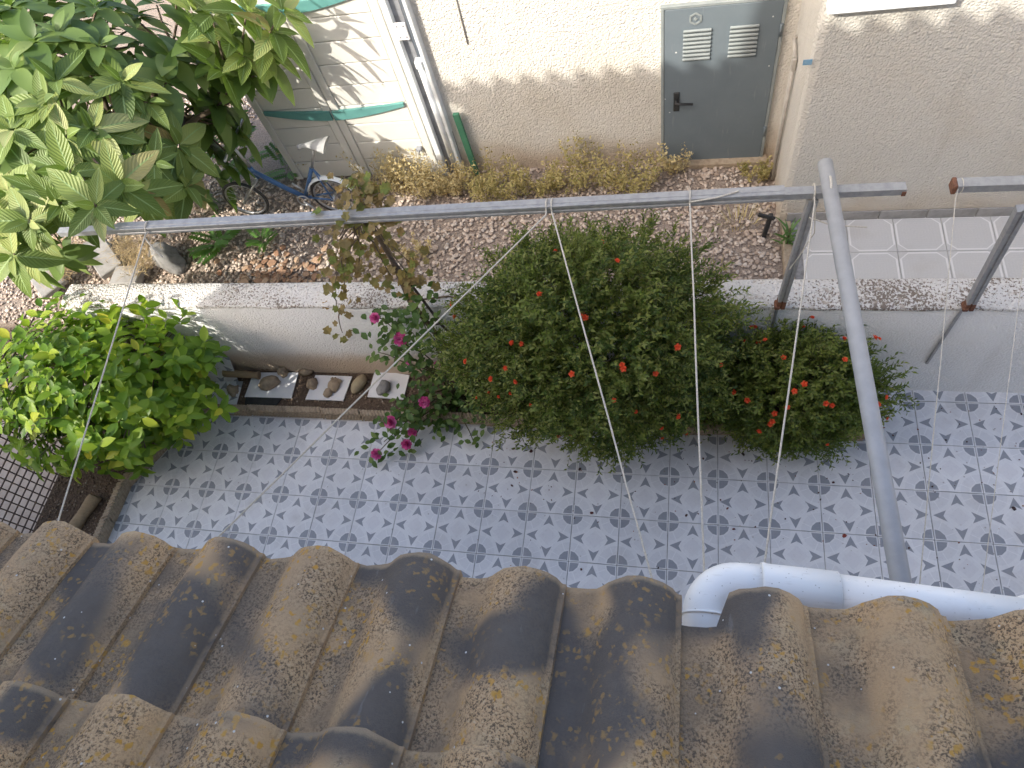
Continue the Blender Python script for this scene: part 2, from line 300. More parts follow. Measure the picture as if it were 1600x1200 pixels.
# ------------------------------------------------------------------ object helpers
def W(o):
    b = Matrix.LocRotScale(o.location, o.rotation_euler, o.scale)
    return (W(o.parent) @ o.matrix_parent_inverse @ b) if o.parent else b
def setpar(c, p): c.parent = p; c.matrix_parent_inverse = W(p).inverted()
def tag(o, label=None, cat=None, group=None, kind=None):
    for k, v in (('label', label), ('category', cat), ('group', group), ('kind', kind)):
        if v: o[k] = v
    return o
def link(name, me, parent=None):
    o = bpy.data.objects.new(name, me); COL.objects.link(o)
    if parent: setpar(o, parent)
    return o
def empty(name, loc, label=None, cat=None, group=None, kind=None):
    o = bpy.data.objects.new(name, None); COL.objects.link(o); o.location = loc; o.empty_display_size = .1
    return tag(o, label, cat, group, kind)
class MB:
    def __init__(s): s.v = []; s.f = []; s.r = []; s.uv = []; s.sm = []
    def add(s, v, f, rnd=0., uv=None, sm=False):
        k = len(s.v); s.v += [tuple(x) for x in v]
        for q in f:
            s.f.append(tuple(i+k for i in q)); s.r.append(rnd); s.sm.append(sm)
            s.uv += [(uv[i] if uv else (0, 0)) for i in q]
        return s
    def box(s, c, d, rot=None, bev=0, rnd=0):
        hx, hy, hz = d[0]/2, d[1]/2, d[2]/2
        if bev:
            vs = []
            for z, i in ((-hz, bev), (-hz+bev, 0), (hz-bev, 0), (hz, bev)):
                x, y = hx-i, hy-i
                vs += [(-x+bev*(i == 0), -y, z), (x-bev*(i == 0), -y, z), (x, -y+bev*(i == 0), z), (x, y-bev*(i == 0), z), (x-bev*(i == 0), y, z), (-x+bev*(i == 0), y, z), (-x, y-bev*(i == 0), z), (-x, -y+bev*(i == 0), z)]
            fs = [tuple(range(7, -1, -1)), tuple(range(24, 32))]
            for r in range(3):
                for j in range(8): fs.append((r*8+j, r*8+(j+1) % 8, r*8+8+(j+1) % 8, r*8+8+j))
        else:
            vs = [(x, y, z) for z in (-hz, hz) for y in (-hy, hy) for x in (-hx, hx)]
            fs = [(0, 2, 3, 1), (4, 5, 7, 6), (0, 1, 5, 4), (2, 6, 7, 3), (0, 4, 6, 2), (1, 3, 7, 5)]
        c = Vector(c); R = rot.to_3x3() if rot else Matrix.Identity(3)
        return s.add([R @ Vector(v)+c for v in vs], fs, rnd)
    def tube(s, pts, rad, n=10, cap=True, rnd=0, squash=None):
        pts = [Vector(p) for p in pts]; m = len(pts)
        rad = rad if isinstance(rad, (list, tuple)) else [rad]*m
        vs = []; up = None
        for i, p in enumerate(pts):
            t = (pts[min(i+1, m-1)]-pts[max(i-1, 0)]).normalized()
            if up is None:
                up = Vector((0, 0, 1)) if abs(t.z) < .9 else Vector((1, 0, 0))
            a = (up-t*up.dot(t)).normalized(); b = t.cross(a); up = a
            for j in range(n):
                q = 2*math.pi*j/n; vs.append(p+(a*math.cos(q)+b*math.sin(q))*rad[i])
        fs = [(i*n+j, i*n+(j+1) % n, (i+1)*n+(j+1) % n, (i+1)*n+j) for i in range(m-1) for j in range(n)]
        s.add(vs, fs, rnd, None, True)
        if cap:
            k = len(s.v)-len(vs)
            s.f += [tuple(k+j for j in range(n-1, -1, -1)), tuple(k+(m-1)*n+j for j in range(n))]; s.r += [rnd]*2; s.sm += [False]*2; s.uv += [(0, 0)]*(2*n)
        return s
    def mesh(s, name, mat, smooth=None):
        me = bpy.data.meshes.new(name); me.from_pydata(s.v, [], s.f)
        if mat is not None: me.materials.append(M[mat] if isinstance(mat, str) else mat)
        a = me.attributes.new('rnd', 'FLOAT', 'FACE'); a.data.foreach_set('value', s.r)
        uvl = me.uv_layers.new(name='UVMap'); uvl.data.foreach_set('uv', np.array(s.uv, 'f').ravel())
        me.polygons.foreach_set('use_smooth', [bool(x) for x in s.sm] if smooth is None else [smooth]*len(s.f)); me.update()
        return me
    def build(s, name, mat, parent=None, smooth=None): return link(name, s.mesh(name, mat, smooth), parent)
def np_mesh(name, tv, tf, mats, locs, rnd, mat, smooth=False):
    tv = np.asarray(tv, float); N = len(locs); n = len(tv)
    V = np.einsum('nij,kj->nki', np.asarray(mats), tv)+np.asarray(locs)[:, None, :]
    k = len(tf[0]); Fc = (np.asarray(tf)[None]+(np.arange(N)*n)[:, None, None]).reshape(-1, k)
    me = bpy.data.meshes.new(name); me.vertices.add(N*n); me.vertices.foreach_set('co', V.astype('f').ravel())
    nf = len(Fc); me.loops.add(nf*k); me.loops.foreach_set('vertex_index', Fc.astype('i').ravel())
    me.polygons.add(nf); me.polygons.foreach_set('loop_start', np.arange(0, nf*k, k, dtype='i'))
    if smooth: me.polygons.foreach_set('use_smooth', np.ones(nf, bool))
    me.update(calc_edges=True); me.validate()
    a = me.attributes.new('rnd', 'FLOAT', 'FACE'); a.data.foreach_set('value', np.repeat(np.asarray(rnd, 'f'), len(tf)))
    me.materials.append(M[mat]); return me
def basis(axis, nrm, s):
    y = Vector(axis).normalized(); z = Vector(nrm); z = (z-y*z.dot(y))
    z = z.normalized() if z.length > 1e-4 else y.orthogonal().normalized()
    x = y.cross(z); s = s if isinstance(s, tuple) else (s, s, s)
    return Matrix((x*s[0], y*s[1], z*s[2])).transposed()
def rv(a, b): return random.uniform(a, b)
def leafmesh(name, wid, fold, droop, n, mat, base=.12, tip=.85, curl=0, smooth=True):
    v = []; uv = []; fs = []
    for i in range(n+1):
        t = i/n; wv = wid*math.sin(math.pi*min(1, max(0, t))**tip)**.8*.5 if 0 < i < n else .004
        if t < base: wv *= .6
        z = -droop*t*t
        v += [(-wv, t, z+fold*wv), (0, t, z), (wv, t, z+fold*wv+curl*math.sin(t*7)*wv)]; uv += [(t, 0), (t, .5), (t, 1)]
        if i: k = 3*i; fs += [(k-3, k-2, k+1, k), (k-2, k-1, k+2, k+1)]
    m = MB(); m.add(v, fs, 0, uv, smooth); return m.mesh(name, mat)
def place(me, name, parent, loc, B):
    o = link(name, me); mw = B.to_4x4(); mw.translation = loc; l, q, s = mw.decompose()
    o.location = l; o.rotation_euler = q.to_euler(); o.scale = s; setpar(o, parent); return o
def blob(seed, r, n=10, m=7, rough=.18, flat=.0):
    vs = []; fs = []
    for i in range(m+1):
        th = math.pi*i/m
        for j in range(n):
            ph = 2*math.pi*j/n; d = Vector((math.sin(th)*math.cos(ph), math.sin(th)*math.sin(ph), math.cos(th)))
            k = 1+rough*noise.noise(d*1.6+Vector((seed*7.3, seed*1.7, 0)))*2+rough*.5*noise.noise(d*4+Vector((seed, 0, 0)))
            q = Vector((d.x*r[0], d.y*r[1], d.z*r[2]))*k
            if flat and q.z < -flat*r[2]: q.z = -flat*r[2]
            vs.append(q)
    for i in range(m):
        for j in range(n): fs.append((i*n+j, (i+1)*n+j, (i+1)*n+(j+1) % n, i*n+(j+1) % n))
    return vs, fs
def lerp(a, b, t): return Vector(a)*(1-t)+Vector(b)*t

# ================================================================== SETTING
m = MB(); m.add([(-60, -40, -.06), (60, -40, -.06), (60, 60, -.06), (-60, 60, -.06)], [(0, 1, 2, 3)]); g0 = m.build('ground', 'earth'); tag(g0, 'pale bare earth beyond the yard', kind='structure')
# patio with its tiles
T = .33
m = MB(); m.box((2.9, -.15, -.025), (7.6, 2.56, .03)); patio = m.build('patio', 'grout'); tag(patio, 'white patio paved with grey patterned tiles', kind='structure')
m = MB(); m.box((0, 0, 0), (.3270, .3270, .009), None, .0015); tile_me = m.mesh('patio_tile', 'patio_tile')
for i in range(-3, 19):
    for j in range(-5, 4):
        o = link('patio_tile', tile_me); top = (j == 3)
        o.location = ((i+.5)*T, (j+.5)*T, -.0045+rv(-.0008, .0008)); o.rotation_euler = (rv(-.002, .002), rv(-.002, .002), random.choice((0, 1, 2, 3))*math.pi/2+rv(-.002, .002)); setpar(o, patio)
# neighbour's garden and terrace
m = MB(); m.box((-12.8, 16.29, .2), (34.4, 30, .46)); gg = m.build('garden_ground', 'gravel_bed'); tag(gg, 'raised gravel garden bed behind the low wall', kind='structure')
m = MB(); m.box((15.5, 2.0, .2), (22.17, 1.42, .486)); terr = m.build('terrace', 'grout'); tag(terr, 'neighbour\'s raised terrace paved with octagon tiles', kind='structure')
S = .316
m = MB(); m.box((0, 0, 0), (S-.003, S-.003, .01), None, .0015); tme = m.mesh('terrace_tile', 'terrace_tile')
tx0 = onz(1402, 394, G)
for i in range(-2, 6):
    for j in (-2, -1, 0):
        o = link('terrace_tile', tme); x = tx0.x+(i+.5)*S
        if x < 4.55: continue
        o.location = (x, tx0.y+(j+.5)*S, G+.0015); setpar(o, terr)
m = MB(); m.box((4.43, 1.76, G+.0), (.07, .94, .07), None, .006); kb = m.build('kerb', 'edging', terr)
def pebbles(name, n, region, size, mat, z, label, flat=.6, zj=.01):
    vs, fs = blob(3, (1, 1, .7), 6, 4, .25); fs4 = [f for f in fs]
    L = []; B = []; R_ = []
    while len(L) < n:
        p = region()
        if p is None: continue
        s = rv(*size); e = Matrix.Rotation(rv(0, 6.3), 3, 'Z') @ Matrix.Rotation(rv(-.6, .6), 3, 'X')
        B.append(np.array(e)@np.diag((s, s*rv(.6, 1), s*flat*rv(.6, 1.1)))); L.append((p[0], p[1], z+rv(0, zj))); R_.append(random.random())
    o = link(name, np_mesh(name, vs, fs4, B, L, R_, mat, True)); tag(o, label, kind='stuff'); return o
pebbles('gravel', 9000, lambda: (rv(-.6, 4.38), 1.3+1.65*random.random()), (.009, .023), 'pebble', G-.014, 'pinkish beige gravel in the neighbour\'s garden')
pebbles('gravel', 6500, lambda: (rv(-2.8, -.6), rv(1.3, 4.2)), (.010, .022), 'pebble', G-.018, 'coarser gravel under and behind the loquat tree')
pebbles('bark_chips', 260, lambda: (random.gauss(.3, .28), random.gauss(1.68, .16)), (.018, .05), 'chips', G-.01, 'reddish brown leaf and bark litter on the gravel', .06, .03)

# low white garden wall, rough top
wall = empty('garden_wall', (2.5, YB, 0), 'low white stuccoed garden wall with flaking speckled top', 'wall')
def slab(name, x0, x1, y0, y1, z0, z1, mat, nx, amp, parent):
    m = MB(); nx = int(nx); prof = [(y0, z0), (y0, z0+(z1-z0)*.5), (y0, z1-.012), (y0+.012, z1), ((y0*2+y1)/3, z1+.003), ((y0+y1*2)/3, z1+.003), (y1-.012, z1), (y1, z1-.012), (y1, z0)]
    vs = []
    for i in range(nx+1):
        x = x0+(x1-x0)*i/nx
        for (y, z) in prof:
            d = noise.noise(Vector((x*5, y*9, z*9)))*amp
            vs.append((x, y+d*(1 if y < (y0+y1)/2 else -1), z+(d*.8 if z > z0+.01 else 0)))
    k = len(prof); fs = [(i*k+j, (i+1)*k+j, (i+1)*k+j+1, i*k+j+1) for i in range(nx) for j in range(k-1)]
    fs += [tuple(range(k)), tuple(nx*k+j for j in range(k-1, -1, -1))]
    m.add(vs, fs, 0, None, True); return m.build(name, mat, parent)
slab('wall_face', -1.05, 7.2, YB, YB+WTH-.012, -.05, ZT-.012, 'stucco_white', 120, .006, wall)
slab('wall_top', -1.06, 7.21, YB-.004, YB+WTH, ZT-.028, ZT, 'wall_top', 260, .012, wall)

# planter: soil bed, edging pieces
m = MB(); bed = [(4.95, .72), (4.95, 1.08), (-1.42, 1.08), (-1.42, -1.3), (-.78, -1.3), (-.74, -.02), (-.47, .45), (-.15, .72)]
m.add([(x, y, .045) for x, y in bed], [tuple(range(len(bed)))]); m.add([(x, y, -.03) for x, y in bed], [tuple(range(len(bed)))[::-1]])
soil = m.build('soil', 'soil'); tag(soil, 'dark soil of the planting bed along the wall', kind='structure')
def inbed():
    x, y = rv(-1.4, 4.9), rv(-1.2, 1.06)
    if y > .72 or x < -.78 or (x < -.2 and (y-.72) > (x+.15)*1.2 and y > .0 and x < -.15+(y-.72)*.8): return (x, y)
pebbles('soil_crumbs', 5200, inbed, (.004, .013), 'soil_bits', .043, 'brown clods and small stones on the planting bed', .7, .008)
bed_edge = empty('bed_edging', (2.4, .69, 0), 'tan concrete edging with slanted rope ribs round the planting bed', 'edging')
def edgemesh(L):
    m = MB(); m.box((0, 0, .055), (L-.006, .05, .125), None, .008)
    k = int(L/.027)
    for i in range(k):
        x = -L/2+(i+.5)*L/k
        m.box((x, -.006, .114), (.012, .062, .016), Matrix.Rotation(.5, 4, 'Z'), .003)
        m.box((x, -.026, .06), (.012, .012, .11), Matrix.Rotation(.45, 4, 'Y'), .003)
    return m.mesh('edging_piece', 'edging')
eme = {}
line = [(4.96, 1.06), (4.93, .69), (-.15, .69), (-.46, .44), (-.73, -.02), (-.77, -1.25)]
for a, b in zip(line[:-1], line[1:]):
    a, b = Vector((*a, 0)), Vector((*b, 0)); D = (b-a); n = max(1, round(D.length/.34)); L = D.length/n
    key = round(L, 3)
    if key not in eme: eme[key] = edgemesh(L)
    for i in range(n):
        o = link('edging_piece', eme[key]); c = lerp(a, b, (i+.5)/n); o.location = (c.x, c.y+rv(-.004, .004), rv(-.008, .004)); o.rotation_euler = (rv(-.02, .02), 0, math.atan2(D.y, D.x)+math.pi+rv(-.012, .012)); setpar(o, bed_edge)

# ================================================================== neighbour's house
YW, YR, XS = 2.925, 2.255, 4.37
nh = empty('neighbour_house', (4.4, 2.9, G), 'cream rough-rendered house with grey door and projecting beige wall', 'house')
m = MB(); m.box(((1.80+XS)/2, YW+.15, 2.3), (XS-1.80, .3, 4.2)); m.build('back_wall', 'stucco_cream', nh)
m = MB()
prof = [(XS, YW+.3), (XS, YR+.05), (XS+.015, YR+.015), (XS+.05, YR), (12, YR), (12, YW+.3)]
m.add([(x, y, .1) for x, y in prof]+[(x, y, 4.3) for x, y in prof], [(i, (i+1) % 6, 6+(i+1) % 6, 6+i) for i in range(6)]+[tuple(range(6, 12))]); m.build('front_wall', 'stucco_beige', nh)
wz = ony(1360, 6, YR).z
m = MB(); m.box((4.70, YR-.02, wz+.025), (.62, .10, .045), None, .006); win = m.build('window_sill', 'pvc_old', nh)
m = MB(); m.box((0, 0, 0), (S-.004, .012, .085), None, .003); skm = m.mesh('skirting_tile', 'terrace_skirt' if 'terrace_skirt' in M else 'slab')
for i in range(8):
    o = link('skirting_tile', skm); o.location = (XS+.06+(i+.5)*S, YR-.007, G+.05); setpar(o, nh)
# grey metal door
dl, dr, dt = 3.515, 4.262, 1.80
door = None
m = MB(); m.box(((dl+dr)/2, YW-.012, (G+.02+dt)/2), (dr-dl, .03, dt-G-.02), None, .004); door = m.build('door', 'door', nh); door['label'] = 'grey sheet-metal door with two louvred vents'
m = MB()
m.box((dl-.012, YW-.005, (G+dt)/2), (.022, .05, dt-G+.03), None, .003); m.box((dr+.012, YW-.005, (G+dt)/2), (.022, .05, dt-G+.03), None, .003); m.box(((dl+dr)/2, YW-.004, dt+.014), (dr-dl+.05, .05, .022), None, .003)
m.build('door_frame', 'pvc_old' if False else 'louvre', door)
m = MB(); m.box((0, 0, 0), (.185, .016, .019), Matrix.Rotation(.5, 4, 'X'), .003); lm = m.mesh('louvre_slat', 'louvre')
for cx in (ony(1089, 60, YW).x, ony(1162, 50, YW).x):
    for k in range(8):
        o = link('louvre_slat', lm); o.location = (cx, YW-.034, ony(1089, 87, YW).z+k*(ony(1089, 43, YW).z-ony(1089, 87, YW).z)/7); setpar(o, door)
m = MB(); hp = ony(1057, 155, YW); m.box((hp.x, YW-.03, hp.z), (.042, .012, .17), None, .004); m.tube([(hp.x, YW-.03, hp.z+.02), (hp.x, YW-.075, hp.z+.02), (hp.x+.015, YW-.08, hp.z+.02), (hp.x+.12, YW-.08, hp.z+.012)], .009, 8); m.build('handle', 'black', door)
m = MB(); ep = ony(1087, 25, YW)
for k in range(6):
    a = k*math.pi/3; m.box((ep.x+.034*math.cos(a), YW-.03, ep.z+.034*math.sin(a)), (.012, .004, .040), Matrix.Rotation(-a, 4, 'Y'))
m.box((ep.x, YW-.03, ep.z), (.02, .004, .02), Matrix.Rotation(.785, 4, 'Y')); m.build('emblem', 'louvre', door)
for hz in (G+.25, G+1.1):
    m = MB(); m.tube([(dr+.004, YW-.036, hz), (dr+.004, YW-.036, hz+.09)], .009, 8); m.build('hinge', 'door', door)
m = MB(); m.box((3.89, YW-.04, G+.005), (.86, .09, .05), None, .006); m.build('door_step', 'edging', nh)
m = MB(); m.tube([(XS-.02, YW-.26, 1.55), (XS-.02, YW-.26, G+.02)], .012, 8); m.tube([(XS-.02, YW-.26, 1.55), (XS-.02, YW-.10, 1.57), (XS+.02, YW-.06, 1.57)], .011, 8); m.box((XS-.02, YW-.26, 1.5), (.03, .03, .09), None, .005); m.build('conduit', 'mirror_grey', nh)
m = MB(); tp = ony(1256, 97, YR); m.box((tp.x+.02, YR-.004, tp.z), (.05, .004, .035)); m.build('sticker', 'blue_tag', nh)
m = MB(); a = ony(713, 0, YW); b_ = ony(731, 68, YW); m.tube([(a.x, YW-.006, a.z+.3), (a.x, YW-.006, a.z), (b_.x, YW-.006, b_.z)], .005, 6); m.build('wall_wire', 'conduit' if False else 'mirror_grey', nh)

# white frame post between shed and house
pf = empty('frame_post', (1.71, 2.88, G), 'white metal channel post with screwed bracket beside the cream shed', 'post')
m = MB(); m.box((1.63, 2.885, 1.6), (.05, .05, 2.3), None, .004); m.build('channel_side', 'pvc_old', pf)
m = MB(); m.box((1.69, 2.915, 1.6), (.07, .012, 2.3)); m.build('channel_back', 'cap_grey', pf)
m = MB(); m.tube([(1.735, 2.885, G), (1.735, 2.885, 1.55)], .026, 12); m.box((1.735, 2.885, 1.57), (.062, .062, .07), None, .008); m.build('inner_pole', 'pvc_old', pf)
m = MB(); m.box((1.782, 2.895, 1.6), (.028, .06, 2.3), None, .004); m.build('channel_side', 'pvc_old', pf)
bp = ony(638, 53, 2.85)
m = MB(); m.box((1.70, 2.855, bp.z+.02), (.085, .012, .135), None, .005); br = m.build('bracket', 'pvc', pf)
for sx in (-.024, .024):
    for sz in (-.042, .042):
        m = MB(); m.tube([(1.70+sx, 2.847, bp.z+.02+sz), (1.70+sx, 2.8485+.004, bp.z+.02+sz)], .008, 8); m.build('screw', 'cap_grey', br)
m = MB(); a = ony(712, 172, 2.87); m.box((1.90, 2.88, G+.32), (.05, .03, .66), Matrix.Rotation(-.03, 4, 'Y'), .003); o = m.build('leaning_board', 'green_board'); tag(o, 'narrow green board leaning against the rendered house wall', 'board')

# cream resin shed
shed = empty('garden_shed', (.88, 2.93, G), 'cream resin garden shed with grooved doors and teal trim', 'shed')
SX0, SX1, SY = .16, 1.59, 2.90
m = MB(); m.box((SX0+.012, SY+.45, 1.55), (.024, .9, 2.2)); m.build('side_wall', 'shed_dark', shed)
m = MB(); m.box((SX1-.012, SY+.45, 1.55), (.024, .86, 2.2)); m.build('side_wall', 'shed', shed)
m = MB(); m.box(((SX0+SX1)/2, SY+.035, 1.55), (SX1-SX0-.05, .03, 2.2)); m.build('front_panel', 'shed', shed)
m = MB(); m.box(((SX0+SX1)/2, SY+.45, 2.68), (SX1-SX0+.1, 1.0, .06)); m.build('roof', 'shed_dark', shed)
mid = (SX0+SX1)/2-.03
def board(x0, x1, z0, z1, parent, slant=0):
    m = MB(); m.box(((x0+x1)/2, SY+.008, (z0+z1)/2), (x1-x0, .025, z1-z0-.008), None, .005); return m.build('door_board', 'shed', parent)
for (x0, x1) in ((SX0+.006, mid-.004), (mid+.004, SX1-.006)):
    m = MB(); m.box((x0+.035, SY+.004, 1.55), (.068, .034, 2.18), None, .004); m.box((x1-.035, SY+.004, 1.55), (.068, .034, 2.18), None, .004); d = m.build('door', 'shed', shed)
    z = G+.02
    while z < 2.6:
        board(x0+.074, x1-.074, z, z+.19, d); z += .19
for z in (1.19, 2.12):
    for (x0, x1, s) in ((SX0+.09, mid-.012, 1), (mid+.008, SX1-.1, -1)):
        m = MB(); n = 10; vs = []
        for i in range(n+1):
            t = i/n; q = t if s > 0 else 1-t; x = x0+(x1-x0)*t; top = z+.035-.035*math.sin(q*1.5); h = .018+.055*math.sin(q*1.57)
            for y in (SY-.030, SY-.006): vs += [(x, y, top+.012), (x, y, top-h)]
        fs = []
        for i in range(n):
            k = 4*i; fs += [(k, k+4, k+5, k+1), (k+2, k+3, k+7, k+6), (k, k+2, k+6, k+4), (k+1, k+5, k+7, k+3)]
        fs += [(0, 1, 3, 2), (4*n, 4*n+2, 4*n+3, 4*n+1)]
        m.add(vs, fs); m.build('trim_band', 'teal', shed)
m = MB(); hp = ony(655, 232, SY-.02); m.box((hp.x, SY-.025, hp.z), (.05, .04, .035), None, .006); m.tube([(hp.x, SY-.045, hp.z), (hp.x, SY-.06, hp.z-.03)], .008, 6); m.build('latch', 'cap_grey', shed)

# ================================================================== own house (behind and below the camera) with porch roof
house = empty('own_house', (3, -2.3, 0), 'house with brown tiled porch roof in the foreground', 'house')
m = MB(); m.box((3.22, -4.05, 3.12), (9.78, 4.0, 6.24)); m.build('wall', 'stucco_cream', house)
m = MB(); m.box((-1.60, -1.78, 1.22), (2.2, .5, 2.46)); m.build('shade_wing', 'stucco_cream', house)  # unseen block added to shade the lower part of the lemon bush
PITCH = .21; P0 = Vector((3.169, -1.187, 3.5)); DS = Vector((0, .9135, -.4068)); NS = Vector((0, .4068, .9135))
def tilemesh(name, cut=0., L=.40, seed=0):
    prof = [(-.146, .002), (-.12, -.001), (-.092, 0), (-.076, .005), (-.066, .014), (-.055, .028), (-.040, .043), (-.021, .053), (0, .057), (.021, .053), (.040, .043), (.056, .028), (.0635, .013), (.0665, .0105), (.0715, .0095), (.0725, .001)]
    bot = [(x*(.93 if x > -.06 else 1), z-.014) for x, z in prof[::-1]]; bot[0] = (.0725, -.009)
    ring = prof+bot; k = len(ring); vs = []; ny = 5
    for i in range(ny+1):
        t = i/ny
        for (x, z) in ring:
            y0 = -cut if x < -.068 else (-cut*.5 if x < -.06 and cut else 0)
            y = y0-(L-abs(y0)*0)*t if i else y0
            wv = noise.noise(Vector((x*18, t*3+seed*3.1, seed)))*.003
            e = .004*math.exp(-t*30)
            vs.append((x*(1+.03*(1-t)), y+(0 if i else noise.noise(Vector((x*30, seed*9, 0)))*.004), z-.057+wv-e))
    fs = [(i*k+j, (i+1)*k+j, (i+1)*k+(j+1) % k, i*k+(j+1) % k) for i in range(ny) for j in range(k)]
    m = MB(); m.add(vs, fs, 0, None, True); n = len(prof)
    fr = [(j, j+1, k-2-j, k-1-j) for j in range(n-1)]; m.add([vs[i] for i in range(k)], fr)
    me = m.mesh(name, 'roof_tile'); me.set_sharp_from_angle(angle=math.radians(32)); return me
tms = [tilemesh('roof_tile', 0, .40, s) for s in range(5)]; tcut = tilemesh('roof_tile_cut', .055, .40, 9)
roof = None
m = MB(); c = P0-NS*.11-DS*.72; Rr = Matrix((Vector((1, 0, 0)), DS, NS)).transposed()
m.box(c, (8.2, 1.0, .05), Rr.to_4x4()); m.build('dummy', 'brick_roof'); roof = bpy.data.objects['dummy']; roof.name = 'porch_roof'; setpar(roof, house)
tilt = Matrix.Rotation(-.052, 3, 'X')
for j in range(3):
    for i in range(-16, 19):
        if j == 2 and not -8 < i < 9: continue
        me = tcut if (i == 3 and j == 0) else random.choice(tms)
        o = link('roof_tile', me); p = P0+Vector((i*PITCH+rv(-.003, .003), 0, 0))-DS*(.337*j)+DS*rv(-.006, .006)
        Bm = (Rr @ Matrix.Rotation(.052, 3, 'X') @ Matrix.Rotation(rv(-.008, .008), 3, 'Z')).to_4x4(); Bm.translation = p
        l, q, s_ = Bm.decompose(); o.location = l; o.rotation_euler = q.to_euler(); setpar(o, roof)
# main eave high above (its scalloped edge throws the shade line on the far walls)
EY = -1.75; EZ = 2.10+1.04*(YR-EY)
up = empty('x', (0, 0, 0)); bpy.data.objects.remove(up)
XL = .212+.86*(EY-1.12)
m = MB(); q = Vector((XL+5.2, EY, EZ))-NS*.10-DS*1.5; m.box(q, (10.4, 2.9, .06), Rr.to_4x4()); mr = m.build('main_roof', 'brick_roof', house)
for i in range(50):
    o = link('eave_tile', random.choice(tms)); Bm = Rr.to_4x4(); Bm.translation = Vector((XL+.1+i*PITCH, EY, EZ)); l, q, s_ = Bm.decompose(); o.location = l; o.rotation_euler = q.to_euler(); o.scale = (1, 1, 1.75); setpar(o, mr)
m = MB(); m.add([(x, y, z) for x in (XL-.26, -1.66) for y, z in ((-2.05, 3.8), (-2.05, 6.25), (-4.2, 7.2), (-4.2, 3.8))], [(0, 1, 2, 3)[::-1], (4, 5, 6, 7), (0, 4, 5, 1)[::-1], (1, 5, 6, 2)[::-1], (2, 6, 7, 3)[::-1], (3, 7, 4, 0)[::-1]]); m.build('shade_corner', 'stucco_cream', house)  # unseen corner, stepped out above so sun still reaches the lemon bush
m = MB(); m.add([(x, y, z) for z, xl in ((6.2, -.86), (8.6, -.40)) for x, y in ((xl, -2.9), (-.03, -2.9), (-.03, -2.6), (xl, -2.6))], [(0, 1, 5, 4), (1, 2, 6, 5), (2, 3, 7, 6), (3, 0, 4, 7), (4, 5, 6, 7), (3, 2, 1, 0)]); m.build('chimney', 'stucco_cream', house)
lh = empty('shade_block', (-4, -2.2, 0), 'plain rendered block, unseen, added left of the yard for its shade', 'house')  # unseen block put in to shade the left of the lemon bush
m = MB(); m.box((-4.75, -2.2, 1.5), (3.8, 1.6, 3.0)); m.build('wall', 'stucco_cream', lh); m = MB(); m.box((-4.75, -2.2, 3.04), (4.0, 1.75, .08)); m.build('roof', 'brick_roof', lh)

# white drain pipe under the eave
PZ = 3.348; pr = .043
dp = empty('drain_pipe', (3.8, -1.16, PZ), 'white plastic drain pipe with elbow poking out under the roof tiles', 'pipe')
ex, ey = 3.708, -1.160
arc = [(ex+.060-.060*math.cos(a), ey-.060+.060*math.sin(a), PZ) for a in [i*math.pi/2/10 for i in range(11)]]
m = MB(); m.tube([(ex, ey-.32, PZ), (ex, ey-.060, PZ)]+arc[1:]+[(ex+.105, ey, PZ)], pr, 28); el = m.build('elbow', 'pvc', dp)
m = MB(); m.tube([(ex, ey-.064, PZ), (ex, ey-.060, PZ)], pr+.0025, 28); m.build('elbow_ring', 'pvc', el)
m = MB(); m.tube([(ex+.10, ey, PZ), (ex+.106, ey-.0002, PZ), (ex+.112, ey-.0004, PZ), (ex+.235, ey-.004, PZ)], [pr+.0045, pr+.0045, pr+.003, pr+.003], 28); m.build('socket', 'pvc', dp)
m = MB(); m.tube([(ex+.23, ey-.004, PZ), (ex+.565, ey-.02, PZ-.004)], pr-.0015, 28); m.build('pipe', 'pvc', dp)
m = MB(); m.tube([(ex+.545, ey-.019, PZ), (ex+.553, ey-.019, PZ-.004), (ex+1.4, ey-.05, PZ-.01)], [pr+.005, pr+.004, pr+.003], 28); m.build('socket', 'pvc', dp)
m = MB(); a = Vector((ex+.052, ey-.046, PZ+.041)); m.tube([a, a+Vector((.0, 0, .0035))], .0105, 20); m.build('maker_mark', 'pvc_old', el)
mm = MB()
for k in range(3): mm.box(a+Vector((0, -.005+k*.005, .0037)), (.012, .0014, .0006), Matrix.Rotation(.5, 4, 'Z'))
mm.tube([a+Vector((.0098*math.cos(t*.42), .0098*math.sin(t*.42), .0037)) for t in range(16)], .0006, 5); mm.build('mark_print', 'cap_grey', el)

# ================================================================== pergola bars and ropes
BZ = 2.0
bA = Vector((.30, .975, BZ)); bB = Vector((4.146, 1.088, BZ+.0)); dirb = (bB-bA).normalized()
def barprofile(name, a, b, prof, mat, parent=None):
    a, b = Vector(a), Vector(b); t = (b-a).normalized(); s = Vector((0, 0, 1)); s = (s-t*t.dot(s)).normalized(); n = s.cross(t)
    vs = [a+n*x+s*z for x, z in prof]+[b+n*x+s*z for x, z in prof]; k = len(prof)
    m = MB(); m.add(vs, [(i, (i+1) % k, k+(i+1) % k, k+i) for i in range(k)]+[tuple(range(k))[::-1], tuple(range(k, 2*k))]); return m.build(name, mat, parent)
def rect(w_, h, g=.0):
    x, z = w_/2, h/2
    if not g: return [(-x, -z), (x, -z), (x, z), (-x, z)]
    return [(-x, -z), (-x, -.012), (-x+g, -.008), (-x+g, .004), (-x, .008), (-x, z-.002), (-x+.002, z), (-x+.012, z), (-x+.014, z-g*.6), (-x+.022, z-g*.6), (-x+.024, z), (x-.002, z), (x, z-.002), (x, -z)]
beam = empty('pergola_beam', (2, 1.03, BZ), 'long grey galvanised beam above the shrubs, carrying the clothes lines', 'beam')
prof = [(-p, q) for p, q in rect(.062, .05, .004)][::-1]
